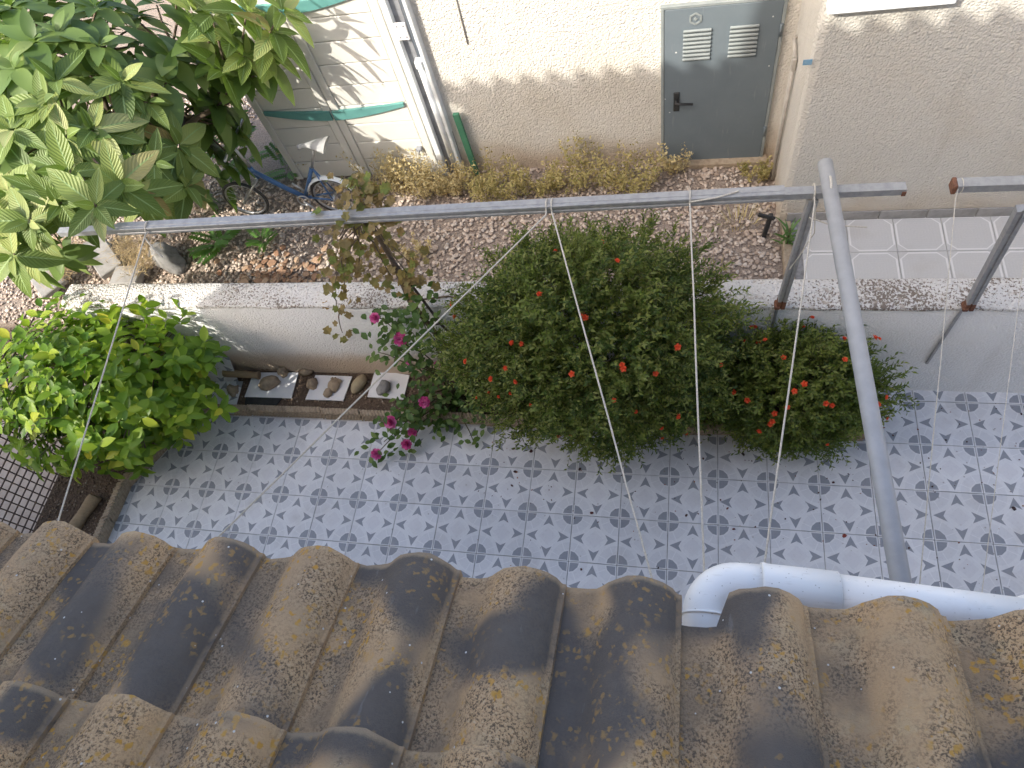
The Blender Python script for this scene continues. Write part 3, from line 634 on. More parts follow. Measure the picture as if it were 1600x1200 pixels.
barprofile('outer_bar', bA, bB, [(p, q) for p, q in rect(.062, .05, .004)], 'galv', beam)
barprofile('tail_bar', bA+dirb*.3, bA-dirb*.42, rect(.046, .036), 'galv', beam)
barprofile('inner_bar', bB-dirb*.3, (4.69, 1.092, BZ), rect(.05, .038), 'galv', beam)
m = MB(); m.box((4.683, 1.085, BZ-.008), (.018, .046, .026)); m.build('rusty_end', 'rust', beam)
b2 = empty('right_beam', (5.3, 1.09, BZ), 'short grey bar with rusted end entering from the right', 'beam')
barprofile('bar', (4.905, 1.10, BZ), (6.9, 1.10, BZ), rect(.055, .042), 'galv', b2)
m = MB(); m.box((4.898, 1.10, BZ-.002), (.02, .064, .054), None, .004); m.build('end_cap', 'rust', b2)
def post(root, top, bot, foot, lbl):
    p = empty('upright_post', bot, lbl, 'post')
    a, b = Vector(bot), Vector(top); t = (b-a).normalized(); nx = Vector((1, 0, 0)); ny = t.cross(nx).normalized(); nx = ny.cross(t)
    prof = [(-.024, -.02), (.024, -.02), (.024, .02), (.006, .02), (.004, .014), (-.004, .014), (-.006, .02), (-.024, .02)]
    c = lerp(a, b, .08); vs = [c+nx*x-ny*y for x, y in prof]+[b+nx*x-ny*y for x, y in prof]; k = 8
    m = MB(); m.add(vs, [(i, (i+1) % k, k+(i+1) % k, k+i) for i in range(k)]+[tuple(range(k))[::-1], tuple(range(k, 2*k))]); m.build('bar', 'galv', p)
    vs = [a+nx*x*1.05-ny*y*1.05 for x, y in prof]+[c+nx*x*1.05-ny*y*1.05 for x, y in prof]
    m = MB(); m.add(vs, [(i, (i+1) % k, k+(i+1) % k, k+i) for i in range(k)]+[tuple(range(k))[::-1], tuple(range(k, 2*k))]); m.box(a+Vector((-.02, .0, .02)), (.03, .06, .03), None, .005); m.build('rusty_foot', 'rust', p)
    m = MB(); m.box(((a.x+foot[0])/2-.01, YB-.012, (a.z+foot[2])/2), (.018, .014, a.z-foot[2]), None, .003); m.build('wall_strap', 'galv', p)
post(beam, (4.285, 1.075, BZ-.03), (4.255, 1.055, 1.06), (4.25, YB, .55), 'grey steel upright with rusted foot behind the smaller flowering shrub')
post(b2, (5.165, .965, 1.985), (5.275, 1.06, 1.04), (5.25, YB, .40), 'leaning grey steel upright on the bare stretch of wall')
m = MB(); tA = Vector((4.330, 1.21, BZ+.068)); tB = Vector((4.438, -.79, BZ+.062)); tE = tA+(tB-tA)*1.55
m.tube([tA, tE], .0345, 20); o = m.build('crossing_tube', 'tube'); tag(o, 'long round grey tube laid across the beam towards the roof', 'tube')
def rope(pts, lbl, r=.0042, sag=0):
    P = [Vector(p) for p in pts]; Q = []
    for a, b in zip(P[:-1], P[1:]):
        n = 10
        for i in range(n):
            t = i/n; q = lerp(a, b, t); q.z -= sag*4*t*(1-t); q += Vector((noise.noise(q*9), noise.noise(q*9+Vector((5, 0, 0))), 0))*.002; Q.append(q)
    Q.append(P[-1]); m = MB(); m.tube(Q, r, 7); o = m.build('rope', 'rope'); tag(o, lbl, 'rope'); return o
def loop(c, r, r2=.0042):
    return [Vector(c)+Vector((0, r*1.15*math.cos(a), r*math.sin(a))) for a in [i*.55 for i in range(13)]]
def bx(x): return bA.lerp(bB, (x-bA.x)/(bB.x-bA.x))
def ext(a, b, y=-1.9):
    a, b = Vector(a), Vector(b); return a+(b-a)*((y-a.y)/(b.y-a.y))
def line_rope(ua, ub, lbl, y=-1.98, sag=.0, r=.0042, z=BZ):
    a = onz(*ua, z); b = onz(*ub, z-.01); rope(loop(bx(a.x)+Vector((0, 0, 0)), .034)+[a]+[ext(a, b, y)], lbl, r, sag)
line_rope((862, 330), (1015, 890), 'taut white rope from beam over the large flowering shrub to the roof')
line_rope((1078, 316), (1100, 890), 'twisted white rope falling almost straight down the middle right')
line_rope((227, 368), (92, 810), 'white rope crossing in front of the bright lemon bush')
line_rope((853, 336), (525, 658), 'diagonal rope from the beam towards the rose bush')
line_rope((1273, 318), (1210, 770), 'loose white rope hanging from the upright past the smaller shrub', -1.98)
a = onz(1493, 312, BZ); rope(loop((4.93, 1.10, BZ), .03)+[a, ext(a, onz(1455, 720, BZ-.01))], 'thin pale rope tied to the right-hand bar', .0022)
a = onz(1592, 470, BZ); bq = onz(1566, 677, BZ); rope([ext(a, bq, 1.09), ext(a, bq, -1.9)], 'faint thin rope at the right edge of the yard', .0016)
rope([onz(855, 318, BZ+.03), onz(864, 300, BZ+.03), onz(1075, 318, BZ-.0)], 'short rope end lying along the beam', .003) if False else None
rope([bx(3.70)+Vector((0, -.045, .02)), bx(3.82)+Vector((0, -.035, .03)), bx(3.93)+Vector((0, 0, .031))], 'short rope tail wrapped diagonally over the beam', .004)
rope([(4.29, 1.03, BZ-.02), (4.315, 1.0, BZ-.2), (4.27, .99, BZ-.38), (4.24, 1.0, BZ-.5)], 'dangling rope tail beside the upright', .003)
rope([(4.28, 1.04, BZ-.13), (4.40, 1.01, BZ-.16), (4.56, 1.02, BZ-.19)], 'stiff white rope end sticking out behind the round tube', .004)
rope([onz(227, 372, BZ-.01), onz(240, 390, BZ-.05), onz(254, 402, BZ-.1)], 'frayed rope end under the beam at left', .005)
m = MB(); m.tube(loop((4.339, 1.055, BZ+.05), .058), .006, 7); o = m.build('rope_binding', 'rope'); tag(o, 'rope binding round the tube and beam', 'rope')

# ================================================================== things in the planting bed
def plate(u4, z, lbl, mat='white_tile'):
    P = [onz(u, v, z) for u, v in u4]; m = MB(); m.add([p for p in P]+[p-Vector((0, 0, .011)) for p in P], [(3, 2, 1, 0), (4, 5, 6, 7)]+[(i, (i+1) % 4, 4+(i+1) % 4, 4+i) for i in range(4)])
    n = len(m.f); c = sum(P, Vector())/4
    o = m.build('loose_tile', mat); o.data.flip_normals(); tag(o, lbl, 'tile'); return c
plate([(382, 620), (396, 582), (466, 582), (455, 622)], .066, 'white loose tile lying nearest the lemon bush with an oval stone')
plate([(477, 624), (493, 586), (550, 588), (536, 626)], .066, 'white loose tile in the middle carrying the foot-shaped stone')
plate([(574, 620), (586, 578), (640, 586), (630, 624)], .066, 'white loose tile partly under the rose leaves')
def stone(u, v, z, r, rot, mat, lbl, seed, rough=.16, par=None):
    vs, fs = blob(seed, r, 14, 9, rough, .55); m = MB(); m.add(vs, fs, 0, None, True); o = m.build('stone', mat); p = onz(u, v, z); o.location = p; o.location.z = z+r[2]*.5; o.rotation_euler = (0, 0, rot); tag(o, lbl, 'stone'); return o
stone(423, 600, .066, (.098, .062, .05), .15, 'stone_tan', 'brown oval stone on the white tile nearest the lemon bush', 1)
stone(444, 583, .066, (.04, .045, .045), .4, 'stone_tan', 'small blocky brown stone at the back of the first white tile', 2, .3)
stone(489, 602, .06, (.045, .055, .04), .3, 'stone_tan', 'wedge-shaped brown stone at the left corner of the middle tile', 3, .25)
stone(562, 602, .05, (.052, .095, .045), -.35, 'stone_yellow', 'smooth egg-shaped yellowish stone between two white tiles', 4, .05)
stone(601, 608, .066, (.05, .07, .045), -.2, 'stone_grey', 'grey pebble on the white tile under the rose', 5, .2)
stone(480, 582, .05, (.06, .04, .035), .1, 'stone_tan', 'rough brown stone against the wall foot behind the tiles', 6, .3)
stone(418, 575, .05, (.05, .03, .03), .1, 'stone_tan', 'flat brown stone by the wall foot near the log', 7, .3)
stone(366, 612, .05, (.05, .06, .04), .9, 'stone_tan', 'jagged brown stone beside the patterned tile', 8, .35)
# foot-shaped stone
m = MB(); p = onz(520, 607, .066)
vs, fs = blob(11, (.038, .045, .035), 10, 7, .12); m.add([Vector(v)+Vector((-.012, -.052, .016)) for v in vs], fs, 0, None, True)
vs, fs = blob(12, (.053, .065, .036), 12, 7, .12); m.add([Vector(v)+Vector((.008, .025, .018)) for v in vs], fs, 0, None, True)
for k in range(4):
    vs, fs = blob(20+k, (.016, .017, .018), 7, 5, .1); m.add([Vector(v)+Vector((-.028+k*.024, .078-.004*abs(k-1), .02)) for v in vs], fs, 0, None, True)
o = m.build('foot_stone', 'stone_tan'); o.location = p; o.rotation_euler = (0, 0, -.18); tag(o, 'foot-shaped brown stone with toe bumps on the middle white tile', 'stone')
# patterned spare tiles
m = MB(); m.box((0, 0, 0), (.31, .31, .009), None, .0015); pm = m.mesh('spare_tile', 'patio_tile')
o = link('spare_tile', pm); c = onz(352, 562, .14); o.location = (c.x-.02, 1.012, .165); o.rotation_euler = (math.radians(62), 0, .02); tag(o, 'spare patterned tile leaning on the wall beside the lemon bush', 'tile')
o = link('spare_tile', pm); c = onz(352, 622, .06); o.location = (c.x-.03, c.y, .066); o.rotation_euler = (.02, .03, .05); tag(o, 'spare patterned tile lying flat beside the lemon bush', 'tile')
m = MB(); P = [onz(u, v, .062) for u, v in ((382, 634), (384, 619), (440, 622), (428, 637))]; m.add(P+[p-Vector((0, 0, .01)) for p in P], [(0, 1, 2, 3)[::-1], (4, 5, 6, 7)]+[(i, (i+1) % 4, 4+(i+1) % 4, 4+i) for i in range(4)]); o = m.build('slate_piece', 'black'); o.data.flip_normals(); tag(o, 'black slate strip in front of the first white tile', 'slate')
def log(a, b, r, lbl, mat='wood'):
    a, b = Vector(a), Vector(b); m = MB(); n = 7; P = [lerp(a, b, i/n) for i in range(n+1)]
    m.tube(P, [r*(1+.22*noise.noise(p*14)) for p in P], 9); vs = []
    for v in m.v:
        q = Vector(v); k = noise.noise(q*30)*.006; vs.append(tuple(q+Vector((0, k, k))))
    m.v = vs; o = m.build('log', mat); tag(o, lbl, 'log')
a = onz(350, 583, .13); b = onz(405, 586, .10); log(a, b, .033, 'split pale log lying across the tiles beside the lemon bush')
a = onz(150, 775, .10); b = onz(120, 818, .08); log(a, b+(b-a)*.25, .05, 'weathered log end at the lower left corner of the bed')
# brown grid fence at left
FX = -1.45
fence = empty('grid_fence', (FX, -.2, 0), 'brown square-grid fence panel at the left edge of the bed', 'fence')
mv = MB(); mv.box((0, 0, .5), (.0085, .0085, 1.0)); vme = mv.mesh('upright_bar', 'fence')
mh = MB(); mh.box((0, 0, 0), (.0085, 2.6, .0085)); hme = mh.mesh('cross_bar', 'fence')
for k in range(37):
    o = link('upright_bar', vme); o.location = (FX, -1.5+k*.0695, 0); setpar(o, fence)
for k in range(14):
    o = link('cross_bar', hme); o.location = (FX+.012, -.2, .05+k*.0695); setpar(o, fence)

# ================================================================== bits in the neighbour's garden corner
def slabp(u, v, z, d, rot, lbl):
    m = MB(); m.box((0, 0, 0), d, None, .008); o = m.build('concrete_slab', 'slab'); p = onz(u, v, z); o.location = p; o.rotation_euler = rot; tag(o, lbl, 'slab')
slabp(160, 400, .54, (.5, .22, .06), (.0, .06, -.75), 'grey board lying slantwise between straw heaps')
slabp(200, 432, .52, (.28, .2, .07), (.02, 0, .05), 'short grey slab at the back of the garden wall')
slabp(70, 430, .56, (.5, .25, .05), (.05, .05, -.7), 'pale grey slab below the loquat tree at far left')
m = MB(); vs, fs = blob(31, (.20, .11, .12), 14, 9, .2, .6); m.add(vs, fs, 0, None, True); o = m.build('rock', 'stone_grey'); p = onz(262, 405, .5); o.location = p; o.rotation_euler = (0, .2, -.6); tag(o, 'smooth dark grey rock beside the fern leaves', 'rock')
def blades(name, c, n, spread, h, mat, lean=.6, wid=.004, up=1.0, seg=3):
    """upright thin curved blades in one mesh"""
    L = []; B = []; R_ = []
    for i in range(n):
        a = rv(0, 6.283); r = spread*math.sqrt(random.random()); d = Vector((math.cos(a)*lean*rv(.2, 1), math.sin(a)*lean*rv(.2, 1), up)).normalized()
        s = h*rv(.5, 1); L.append((c[0]+r*math.cos(a), c[1]+r*math.sin(a)*.7, c[2]))
        Bm = basis(d, Vector((math.cos(a), math.sin(a), .4)), (1, s, s)); B.append(np.array(Bm)); R_.append(random.random())
    tv = []; tf = []
    for i in range(seg+1):
        t = i/seg; wv = wid*(1-t*.85); tv += [(-wv, t, .25*t*t), (wv, t, .25*t*t)]
        if i: k = 2*i; tf.append((k-2, k-1, k+1, k))
    return np_mesh(name, tv, tf, B, L, R_, mat)
def seedweed(name, c, n, spread, h, mat):
    """dry weed: branching stalks with many small husks"""
    Bs = []; Ls = []; Rr_ = []
    m = MB()
    for i in range(n):
        a = rv(0, 6.283); r = spread*math.sqrt(random.random()); p = Vector((c[0]+r*math.cos(a), c[1]+r*.55*math.sin(a), c[2])); d = Vector((math.cos(a)*.45*rv(0, 1), math.sin(a)*.45*rv(0, 1), 1)).normalized()
        hh = h*1.25*rv(.4, 1)
        for k in range(34):
            t = rv(.15, 1); q = p+d*hh*t+Vector((rv(-1, 1), rv(-1, 1), rv(-.6, .6)))*.05*h/.4
            ax = Vector((rv(-1, 1), rv(-1, 1), rv(-.2, 1))); s = rv(.010, .026)
            Ls.append(tuple(q)); Bs.append(np.array(basis(ax, (rv(-1, 1), rv(-1, 1), 1), (s*.55, s, s)))); Rr_.append(random.random())
        Ls.append(tuple(p)); Bs.append(np.array(basis(d, (1, 0, 0), (.007, hh, .007)))); Rr_.append(random.random())
    return np_mesh(name, [(-.5, 0, 0), (.5, 0, .1), (.35, 1, .1), (-.35, 1, 0)], [(0, 1, 2, 3)], Bs, Ls, Rr_, mat)
def weed(u, v, n, sp, h, mat, lbl, fn=seedweed, z=G):
    p = onz(u, v, z); o = empty('dry_weed', p, lbl, 'weed'); me = fn('stalks', p, n, sp, h, mat) if fn is seedweed else blades('stalks', p, n, sp, h, mat)
    c = link('stalks', me, o); c['kind'] = 'stuff'
weed(655, 300, 60, .24, .30, 'dry_grass', 'pale sunlit dry weed clump in front of the shed corner')
weed(600, 290, 22, .14, .34, 'dry_grass', 'sparse pale weed standing before the shed door')
weed(705, 298, 40, .15, .27, 'dry_grass', 'dry weed clump at the foot of the white post')
weed(775, 305, 55, .24, .30, 'dry_green', 'yellow-green dry weed clump against the shaded wall, left of centre')
weed(845, 300, 30, .16, .22, 'dry_green', 'low dry weed clump in the middle of the wall foot')
weed(900, 290, 34, .2, .34, 'dry_green', 'tall thin dry weed at the centre of the house wall')
weed(985, 292, 46, .22, .28, 'dry_green', 'dry weed clump just left of the grey door')
weed(1055, 268, 14, .08, .24, 'dry_grass', 'small dry weed at the left foot of the grey door')
weed(495, 262, 26, .12, .3, 'dry_grass', 'pale dry weed growing through the bicycle')
weed(1155, 350, 40, .13, .22, 'dry_grass', 'straw-coloured grass tuft behind the large shrub', blades)
weed(1118, 420, 16, .1, .1, 'dry_green', 'yellowing tuft at the back of the garden wall', blades)
weed(1180, 278, 20, .1, .13, 'dry_green', 'low grey-green weed at the right foot of the grey door')
weed(655, 400, 14, .1, .14, 'dry_grass', 'thin dry weed on the gravel by the vine trunk')
def straw(u, v, z, d, n, lbl):
    p = onz(u, v, z); L = []; B = []; R_ = []; d = Vector(d).normalized(); side = Vector((-d.y, d.x, 0))
    for i in range(n):
        q = p+d*rv(-.28, .28)+side*random.gauss(0, .085)+Vector((0, 0, abs(random.gauss(0, .045)))); ax = d*rv(-.5, .5)+side*rv(-1, 1)*.6+Vector((rv(-.5, .5), rv(-.5, .5), rv(-.1, .35))); s = rv(.06, .14)
        L.append(tuple(q)); B.append(np.array(basis(ax, (0, 0, 1), (s, s, s)))); R_.append(random.random())
    o = empty('straw_heap', p, lbl, 'straw'); c = link('stalks', np_mesh('stalks', [(-.02, 0, 0), (.02, 0, 0), (.012, .5, .06), (-.012, .5, .06), (.002, 1, .0), (-.002, 1, 0)], [(0, 1, 2, 3), (3, 2, 4, 5)], B, L, R_, 'straw'), o); c['kind'] = 'stuff'
straw(100, 405, .58, (.6, -.75, 0), 800, 'sunlit heap of dry straw beside the pale slab')
straw(215, 398, .54, (.8, -.6, 0), 800, 'heap of dry straw between grey boards and rock')
# ferny green plants
def frond_mesh(name, mat='fern_leaf', n=8):
    m = MB()
    m.tube([(0, 0, 0), (0, .5, .04), (0, 1, -.06)], [.012, .009, .003], 5)
    for i in range(n):
        for s in (-1, 1):
            t = .18+.8*i/n; L = .34*(1-.55*abs(t-.45)); a = .95
            p = Vector((0, t, .04*math.sin(t*3)-.06*t*t)); d = Vector((s*math.sin(a), math.cos(a), -.25)); x = d.cross(Vector((0, 0, 1))).normalized()*.055
            m.add([p, p+d*L*.45+x, p+d*L, p+d*L*.45-x], [(0, 1, 2, 3)], random.random()*.3)
    return m.mesh(name, mat)
fr_me = frond_mesh('frond')
def fern(u, v, n, s, lbl, z=G, h=.1):
    p = onz(u, v, z); o = empty('fern_plant', p, lbl, 'plant')
    for i in range(n):
        a = i*6.283/n+rv(-.4, .4); d = Vector((math.cos(a), math.sin(a), rv(.1, .8))); place(fr_me, 'frond', o, p+Vector((0, 0, h*random.random())), basis(d, (0, 0, 1), s*rv(.75, 1.1)))
fern(345, 385, 11, .26, 'bright green ferny plant below the beam at left', G, .12)
fern(415, 382, 8, .19, 'smaller ferny plant right of the larger one under the beam', G, .08)
fern(395, 268, 9, .34, 'ferny green plant behind the bicycle handlebar', G, .55)
fern(455, 275, 7, .26, 'dark ferny plant in the shade beside the shed', G, .2)
# strap-leaved plant at the terrace corner
p = onz(1228, 385, G); lily = empty('strap_plant', p, 'green strap-leaved plant at the terrace corner', 'plant'); sm = leafmesh('leaf', .13, .4, .25, 5, 'lily_leaf', 0, .7)
for i in range(26):
    a = rv(0, 6.283); h = rv(0, .17); place(sm, 'leaf', lily, p+Vector((0, 0, h)), basis((math.cos(a), math.sin(a), .9+rv(-.3, .3)), (-math.cos(a), -math.sin(a), 1), rv(.09, .15)))
m = MB(); m.tube([p, p+Vector((0, 0, .2))], .008, 6); m.build('stem', 'bark_green', lily)
m = MB(); a = onz(1196, 368, G); m.box((a.x, a.y, G+.11), (.03, .035, .24), Matrix.Rotation(.1, 4, 'Y'), .004); m.box((a.x-.02, a.y-.01, G+.22), (.13, .02, .03), Matrix.Rotation(.4, 4, 'Y'), .004); o = m.build('stake', 'black'); tag(o, 'short black stake on the gravel behind the beam end', 'stake')

# ================================================================== bicycle
BY = 2.48
bike = empty('bicycle', (.2, BY, G), 'small blue folding bicycle with grey saddle and white mudguard beside the shed', 'bicycle')
WRAD = .205
fw = Vector((ony(389, 318, BY).x, BY, G+WRAD)); rw = Vector((ony(528, 316, BY).x, BY, G+WRAD))
def wheel(c):
    m = MB(); n = 36; P = [c+Vector((WRAD*.94*math.cos(i*2*math.pi/n), 0, WRAD*.94*math.sin(i*2*math.pi/n))) for i in range(n+1)]; m.tube(P, .0135, 8, False); wo_ = m.build('wheel', 'rubber', bike)
    m = MB(); P = [c+Vector((WRAD*.86*math.cos(i*2*math.pi/n), 0, WRAD*.86*math.sin(i*2*math.pi/n))) for i in range(n+1)]; m.tube(P, .009, 8, False); m.tube([c+Vector((0, -.05, 0)), c+Vector((0, .05, 0))], .014, 8); m.build('rim', 'chrome', wo_)
    m = MB()
    for i in range(20):
        a = i*math.pi/10; m.tube([c+Vector((0, .02*(-1)**i, 0)), c+Vector((WRAD*.85*math.cos(a), 0, WRAD*.85*math.sin(a)))], .0016, 4)
    m.build('spokes', 'chrome', wo_)
wheel(fw); wheel(rw)
hd = ony(396, 268, BY); bb = ony(477, 308, BY); st_ = ony(487, 262, BY); sd = ony(489, 228, BY)
m = MB(); m.tube([hd, lerp(hd, bb, .5)+Vector((0, 0, -.01)), bb], .021, 12); m.tube([hd+Vector((-.01, 0, .05)), hd+Vector((.012, 0, -.07))], .02, 10); m.tube([bb, st_], .017, 10); m.tube([bb, rw+Vector((0, -.045, 0))], .009, 8); m.tube([bb, rw+Vector((0, .045, 0))], .009, 8); m.tube([st_, rw+Vector((0, -.045, 0))], .007, 8); m.tube([st_, rw+Vector((0, .045, 0))], .007, 8); m.build('frame', 'bike_blue', bike)
m = MB(); m.tube([hd+Vector((.012, -.035, -.06)), fw+Vector((0, -.04, 0))], .010, 8); m.tube([hd+Vector((.012, .035, -.06)), fw+Vector((0, .04, 0))], .010, 8); m.build('fork', 'chrome', bike)
ht = hd+Vector((-.03, 0, .30)); m = MB(); m.tube([hd, ht], .013, 8); m.tube([ht+Vector((.06, -.24, .05)), ht+Vector((0, -.1, 0)), ht, ht+Vector((0, .1, 0)), ht+Vector((.06, .24, .05))], .011, 8); m.build('handlebar', 'chrome', bike)
m = MB(); m.tube([st_, sd+Vector((0, 0, -.02))], .012, 10); m.build('seat_post', 'chrome', bike)
m = MB(); n = 8; vs = []; k = 9
for i in range(n+1):
    t = i/n; x = -.13+.25*t; wdt = .022+.075*max(0, (t-.35)/.65)**.8; zt = .012*math.sin(t*3.1)+.012*t
    for j in range(k):
        a = math.pi*j/(k-1); vs.append(sd+Vector((x, -wdt*math.cos(a), zt+.03*math.sin(a)-.012)))
fs = [(i*k+j, i*k+j+1, (i+1)*k+j+1, (i+1)*k+j) for i in range(n) for j in range(k-1)]+[(i*k, (i+1)*k, (i+1)*k+k-1, i*k+k-1) for i in range(n)]+[tuple(range(k)), tuple(n*k+j for j in range(k))[::-1]]
m.add(vs, fs, 0, None, True); m.build('saddle', 'saddle', bike)
m = MB(); vs = []; n = 16
for i in range(n+1):
    a = math.radians(10+150*i/n)
    for yy, dr_ in ((-.026, -.012), (-.014, .0), (.014, 0), (.026, -.012)): vs.append(rw+Vector(((WRAD+.022+dr_)*math.cos(a), yy, (WRAD+.022+dr_)*math.sin(a))))
m.add(vs, [(i*4+j, i*4+j+1, i*4+5+j, i*4+4+j) for i in range(n) for j in range(3)], 0, None, True); m.build('mudguard', 'pvc_old', bike)
m = MB(); n = 20; m.tube([bb+Vector((.055*math.cos(i*2*math.pi/n), -.04, .055*math.sin(i*2*math.pi/n))) for i in range(n+1)], .007, 6, False); m.tube([bb+Vector((0, -.05, 0)), bb+Vector((.09, -.06, -.11))], .010, 8); m.tube([bb+Vector((0, .05, 0)), bb+Vector((-.09, .06, .11))], .010, 8); m.box(bb+Vector((.09, -.10, -.11)), (.08, .07, .022), None, .005); m.build('crank', 'chrome', bike)

# ================================================================== plants
def branch(m, a, b, r0, r1, sag=0, n=5, seed=0, wob=.04):
    a, b = Vector(a), Vector(b); L = (b-a).length; P = []
    for i in range(n+1):
        t = i/n; q = lerp(a, b, t); q.z += sag*4*t*(1-t); k = math.sin(math.pi*t)*wob*L; q += Vector((noise.noise(Vector((t*2.5, seed, 0))), noise.noise(Vector((t*2.5, seed, 7))), 0))*k*2; P.append(q)
    m.tube(P, [r0+(r1-r0)*i/n for i in range(n+1)], 7); return P
# ---- loquat tree
LC = Vector((-.95, 2.2, 1.74)); LR = (1.12, 1.2, .80)
lq = empty('loquat_tree', (-.85, 2.35, G), 'large-leaved loquat tree in full sun at upper left', 'tree')
fork = Vector((-.78, 2.3, 1.25))
tm = MB(); branch(tm, (-.85, 2.35, G-.05), fork, .055, .042, 0, 6, 3); ros = []
px = [(265, 92), (278, 228), (205, 250), (160, 287), (62, 285), (120, 332), (55, 68), (92, 55), (25, 110), (32, 368), (425, 52), (330, 25), (245, 8), (315, 188), (155, 75), (190, 130), (70, 165), (340, 130), (360, 60), (105, 215), (20, 205), (230, 160), (150, 15), (385, 20), (20, 15), (300, 300), (345, 255), (240, 300), (15, 300), (90, 130), (400, 100), (440, 20), (145, 205), (300, 100), (375, 215), (330, 150), (355, 195), (365, 248), (340, 282), (312, 312), (285, 262), (320, 225), (310, 60), (350, 100), (300, 20), (410, 75), (260, 130)]
for u, v in px: ros.append((ony(u, v, 2.62) if u >= 300 else onell(u, v, LC, LR), rv(.95, 1.15)))
for u, v, zz in ((22, 398, 1.9), (48, 345, 2.05), (70, 300, 2.1), (30, 250, 2.1), (110, 270, 2.15), (35, 352, 2.0), (150, 322, 2.14), (12, 372, 1.95), (95, 318, 2.05), (185, 290, 2.1), (8, 320, 2.0), (215, 300, 1.95), (290, 290, 1.55), (240, 255, 1.9)): ros.insert(0, (onz(u, v, zz), rv(.9, 1.1)))
for q in ((.32, 2.5, 1.72), (.5, 2.58, 1.82), (.62, 2.55, 1.98), (.25, 2.6, 1.9), (.45, 2.45, 1.95), (.7, 2.62, 1.85), (.15, 2.5, 1.6)): ros.append((Vector(q), 1.0))
for i in range(14): ros.append((ony(rv(-5, 330), rv(-25, 65), rv(2.7, 3.3)), rv(.95, 1.2)))
npx = len(ros)
for i in range(130):
    while True:
        q = Vector((rv(-1, 1), rv(-1, 1), rv(-.8, 1)))
        if .25 < q.length < .95: break
    ros.append((LC+Vector((q.x*LR[0], q.y*LR[1], q.z*LR[2])), rv(.8, 1.0)))
limbs = [LC+Vector((math.cos(a)*.6, math.sin(a)*.5, rv(-.05, .3))) for a in (0.2, 1.3, 2.4, 3.4, 4.5, 5.5)]
limbs += [Vector((-.15, 2.5, 1.55)), Vector((.35, 2.6, 1.62)), Vector((-.2, 2.9, 1.8)), Vector((-.9, 3.0, 1.8))]
for i, l in enumerate(limbs): branch(tm, fork, l, .034, .016, .05, 6, 20+i)
leaf_v = [leafmesh('leaf', wd, fo, dr_, 7, 'loquat_leaf', .1, .72, cu) for wd, fo, dr_, cu in ((.42, .30, .10, .1), (.46, .22, .24, .15), (.38, .42, .05, .05), (.44, .28, .34, .1))]
leaves = []
for k, (c, s) in enumerate(ros):
    l = min(limbs, key=lambda q: (q-c).length); branch(tm, l, c, .012, .006, .03, 4, 50+k, .06)
    out = (c-LC); out = Vector((out.x/LR[0], out.y/LR[1], max(.1, out.z/LR[2]+.45))).normalized(); u_ = out.orthogonal().normalized(); w_ = out.cross(u_)
    n = random.choice((7, 8, 9)); a0 = rv(0, 6.28)
    for i in range(n):
        young = i < 2; a = a0+i*2.4; tilt_ = rv(1.0, 1.35) if young else rv(-.12, .5)
        ax = (u_*math.cos(a)+w_*math.sin(a))+out*tilt_; ax += Vector((0, 0, -.12 if not young else 0))
        sz = s*(rv(.12, .19) if young else rv(.17, .32))
        nr = out*1.2+Vector((0, 0, .6))-(u_*math.cos(a)+w_*math.sin(a))*.3 if not young else (-(u_*math.cos(a)+w_*math.sin(a))+out*.4)
        leaves.append((c+ax.normalized()*.012+out*(.02*(n-i)/n), ax, nr, sz, k < npx))
leaves.sort(key=lambda q: (not q[4], (q[0]-CAM).length))
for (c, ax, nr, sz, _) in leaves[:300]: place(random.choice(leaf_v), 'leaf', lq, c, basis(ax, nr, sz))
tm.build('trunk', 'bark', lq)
def join_leaves(name, me, L, mat, parent):
    tv = [tuple(v.co) for v in me.vertices]; tf = [tuple(p.vertices) for p in me.polygons]
    o = link(name, np_mesh(name, tv, tf, [np.array(basis(ax, nr, s)) for c, ax, nr, s in L], [tuple(c) for c, *_ in L], [random.random() for _ in L], mat, True), parent); o['kind'] = 'stuff'; return o
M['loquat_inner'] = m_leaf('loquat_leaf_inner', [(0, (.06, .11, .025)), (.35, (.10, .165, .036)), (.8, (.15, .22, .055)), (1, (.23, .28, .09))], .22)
join_leaves('crown', leaf_v[1], [q[:4] for q in leaves[300:]], 'loquat_inner', lq)
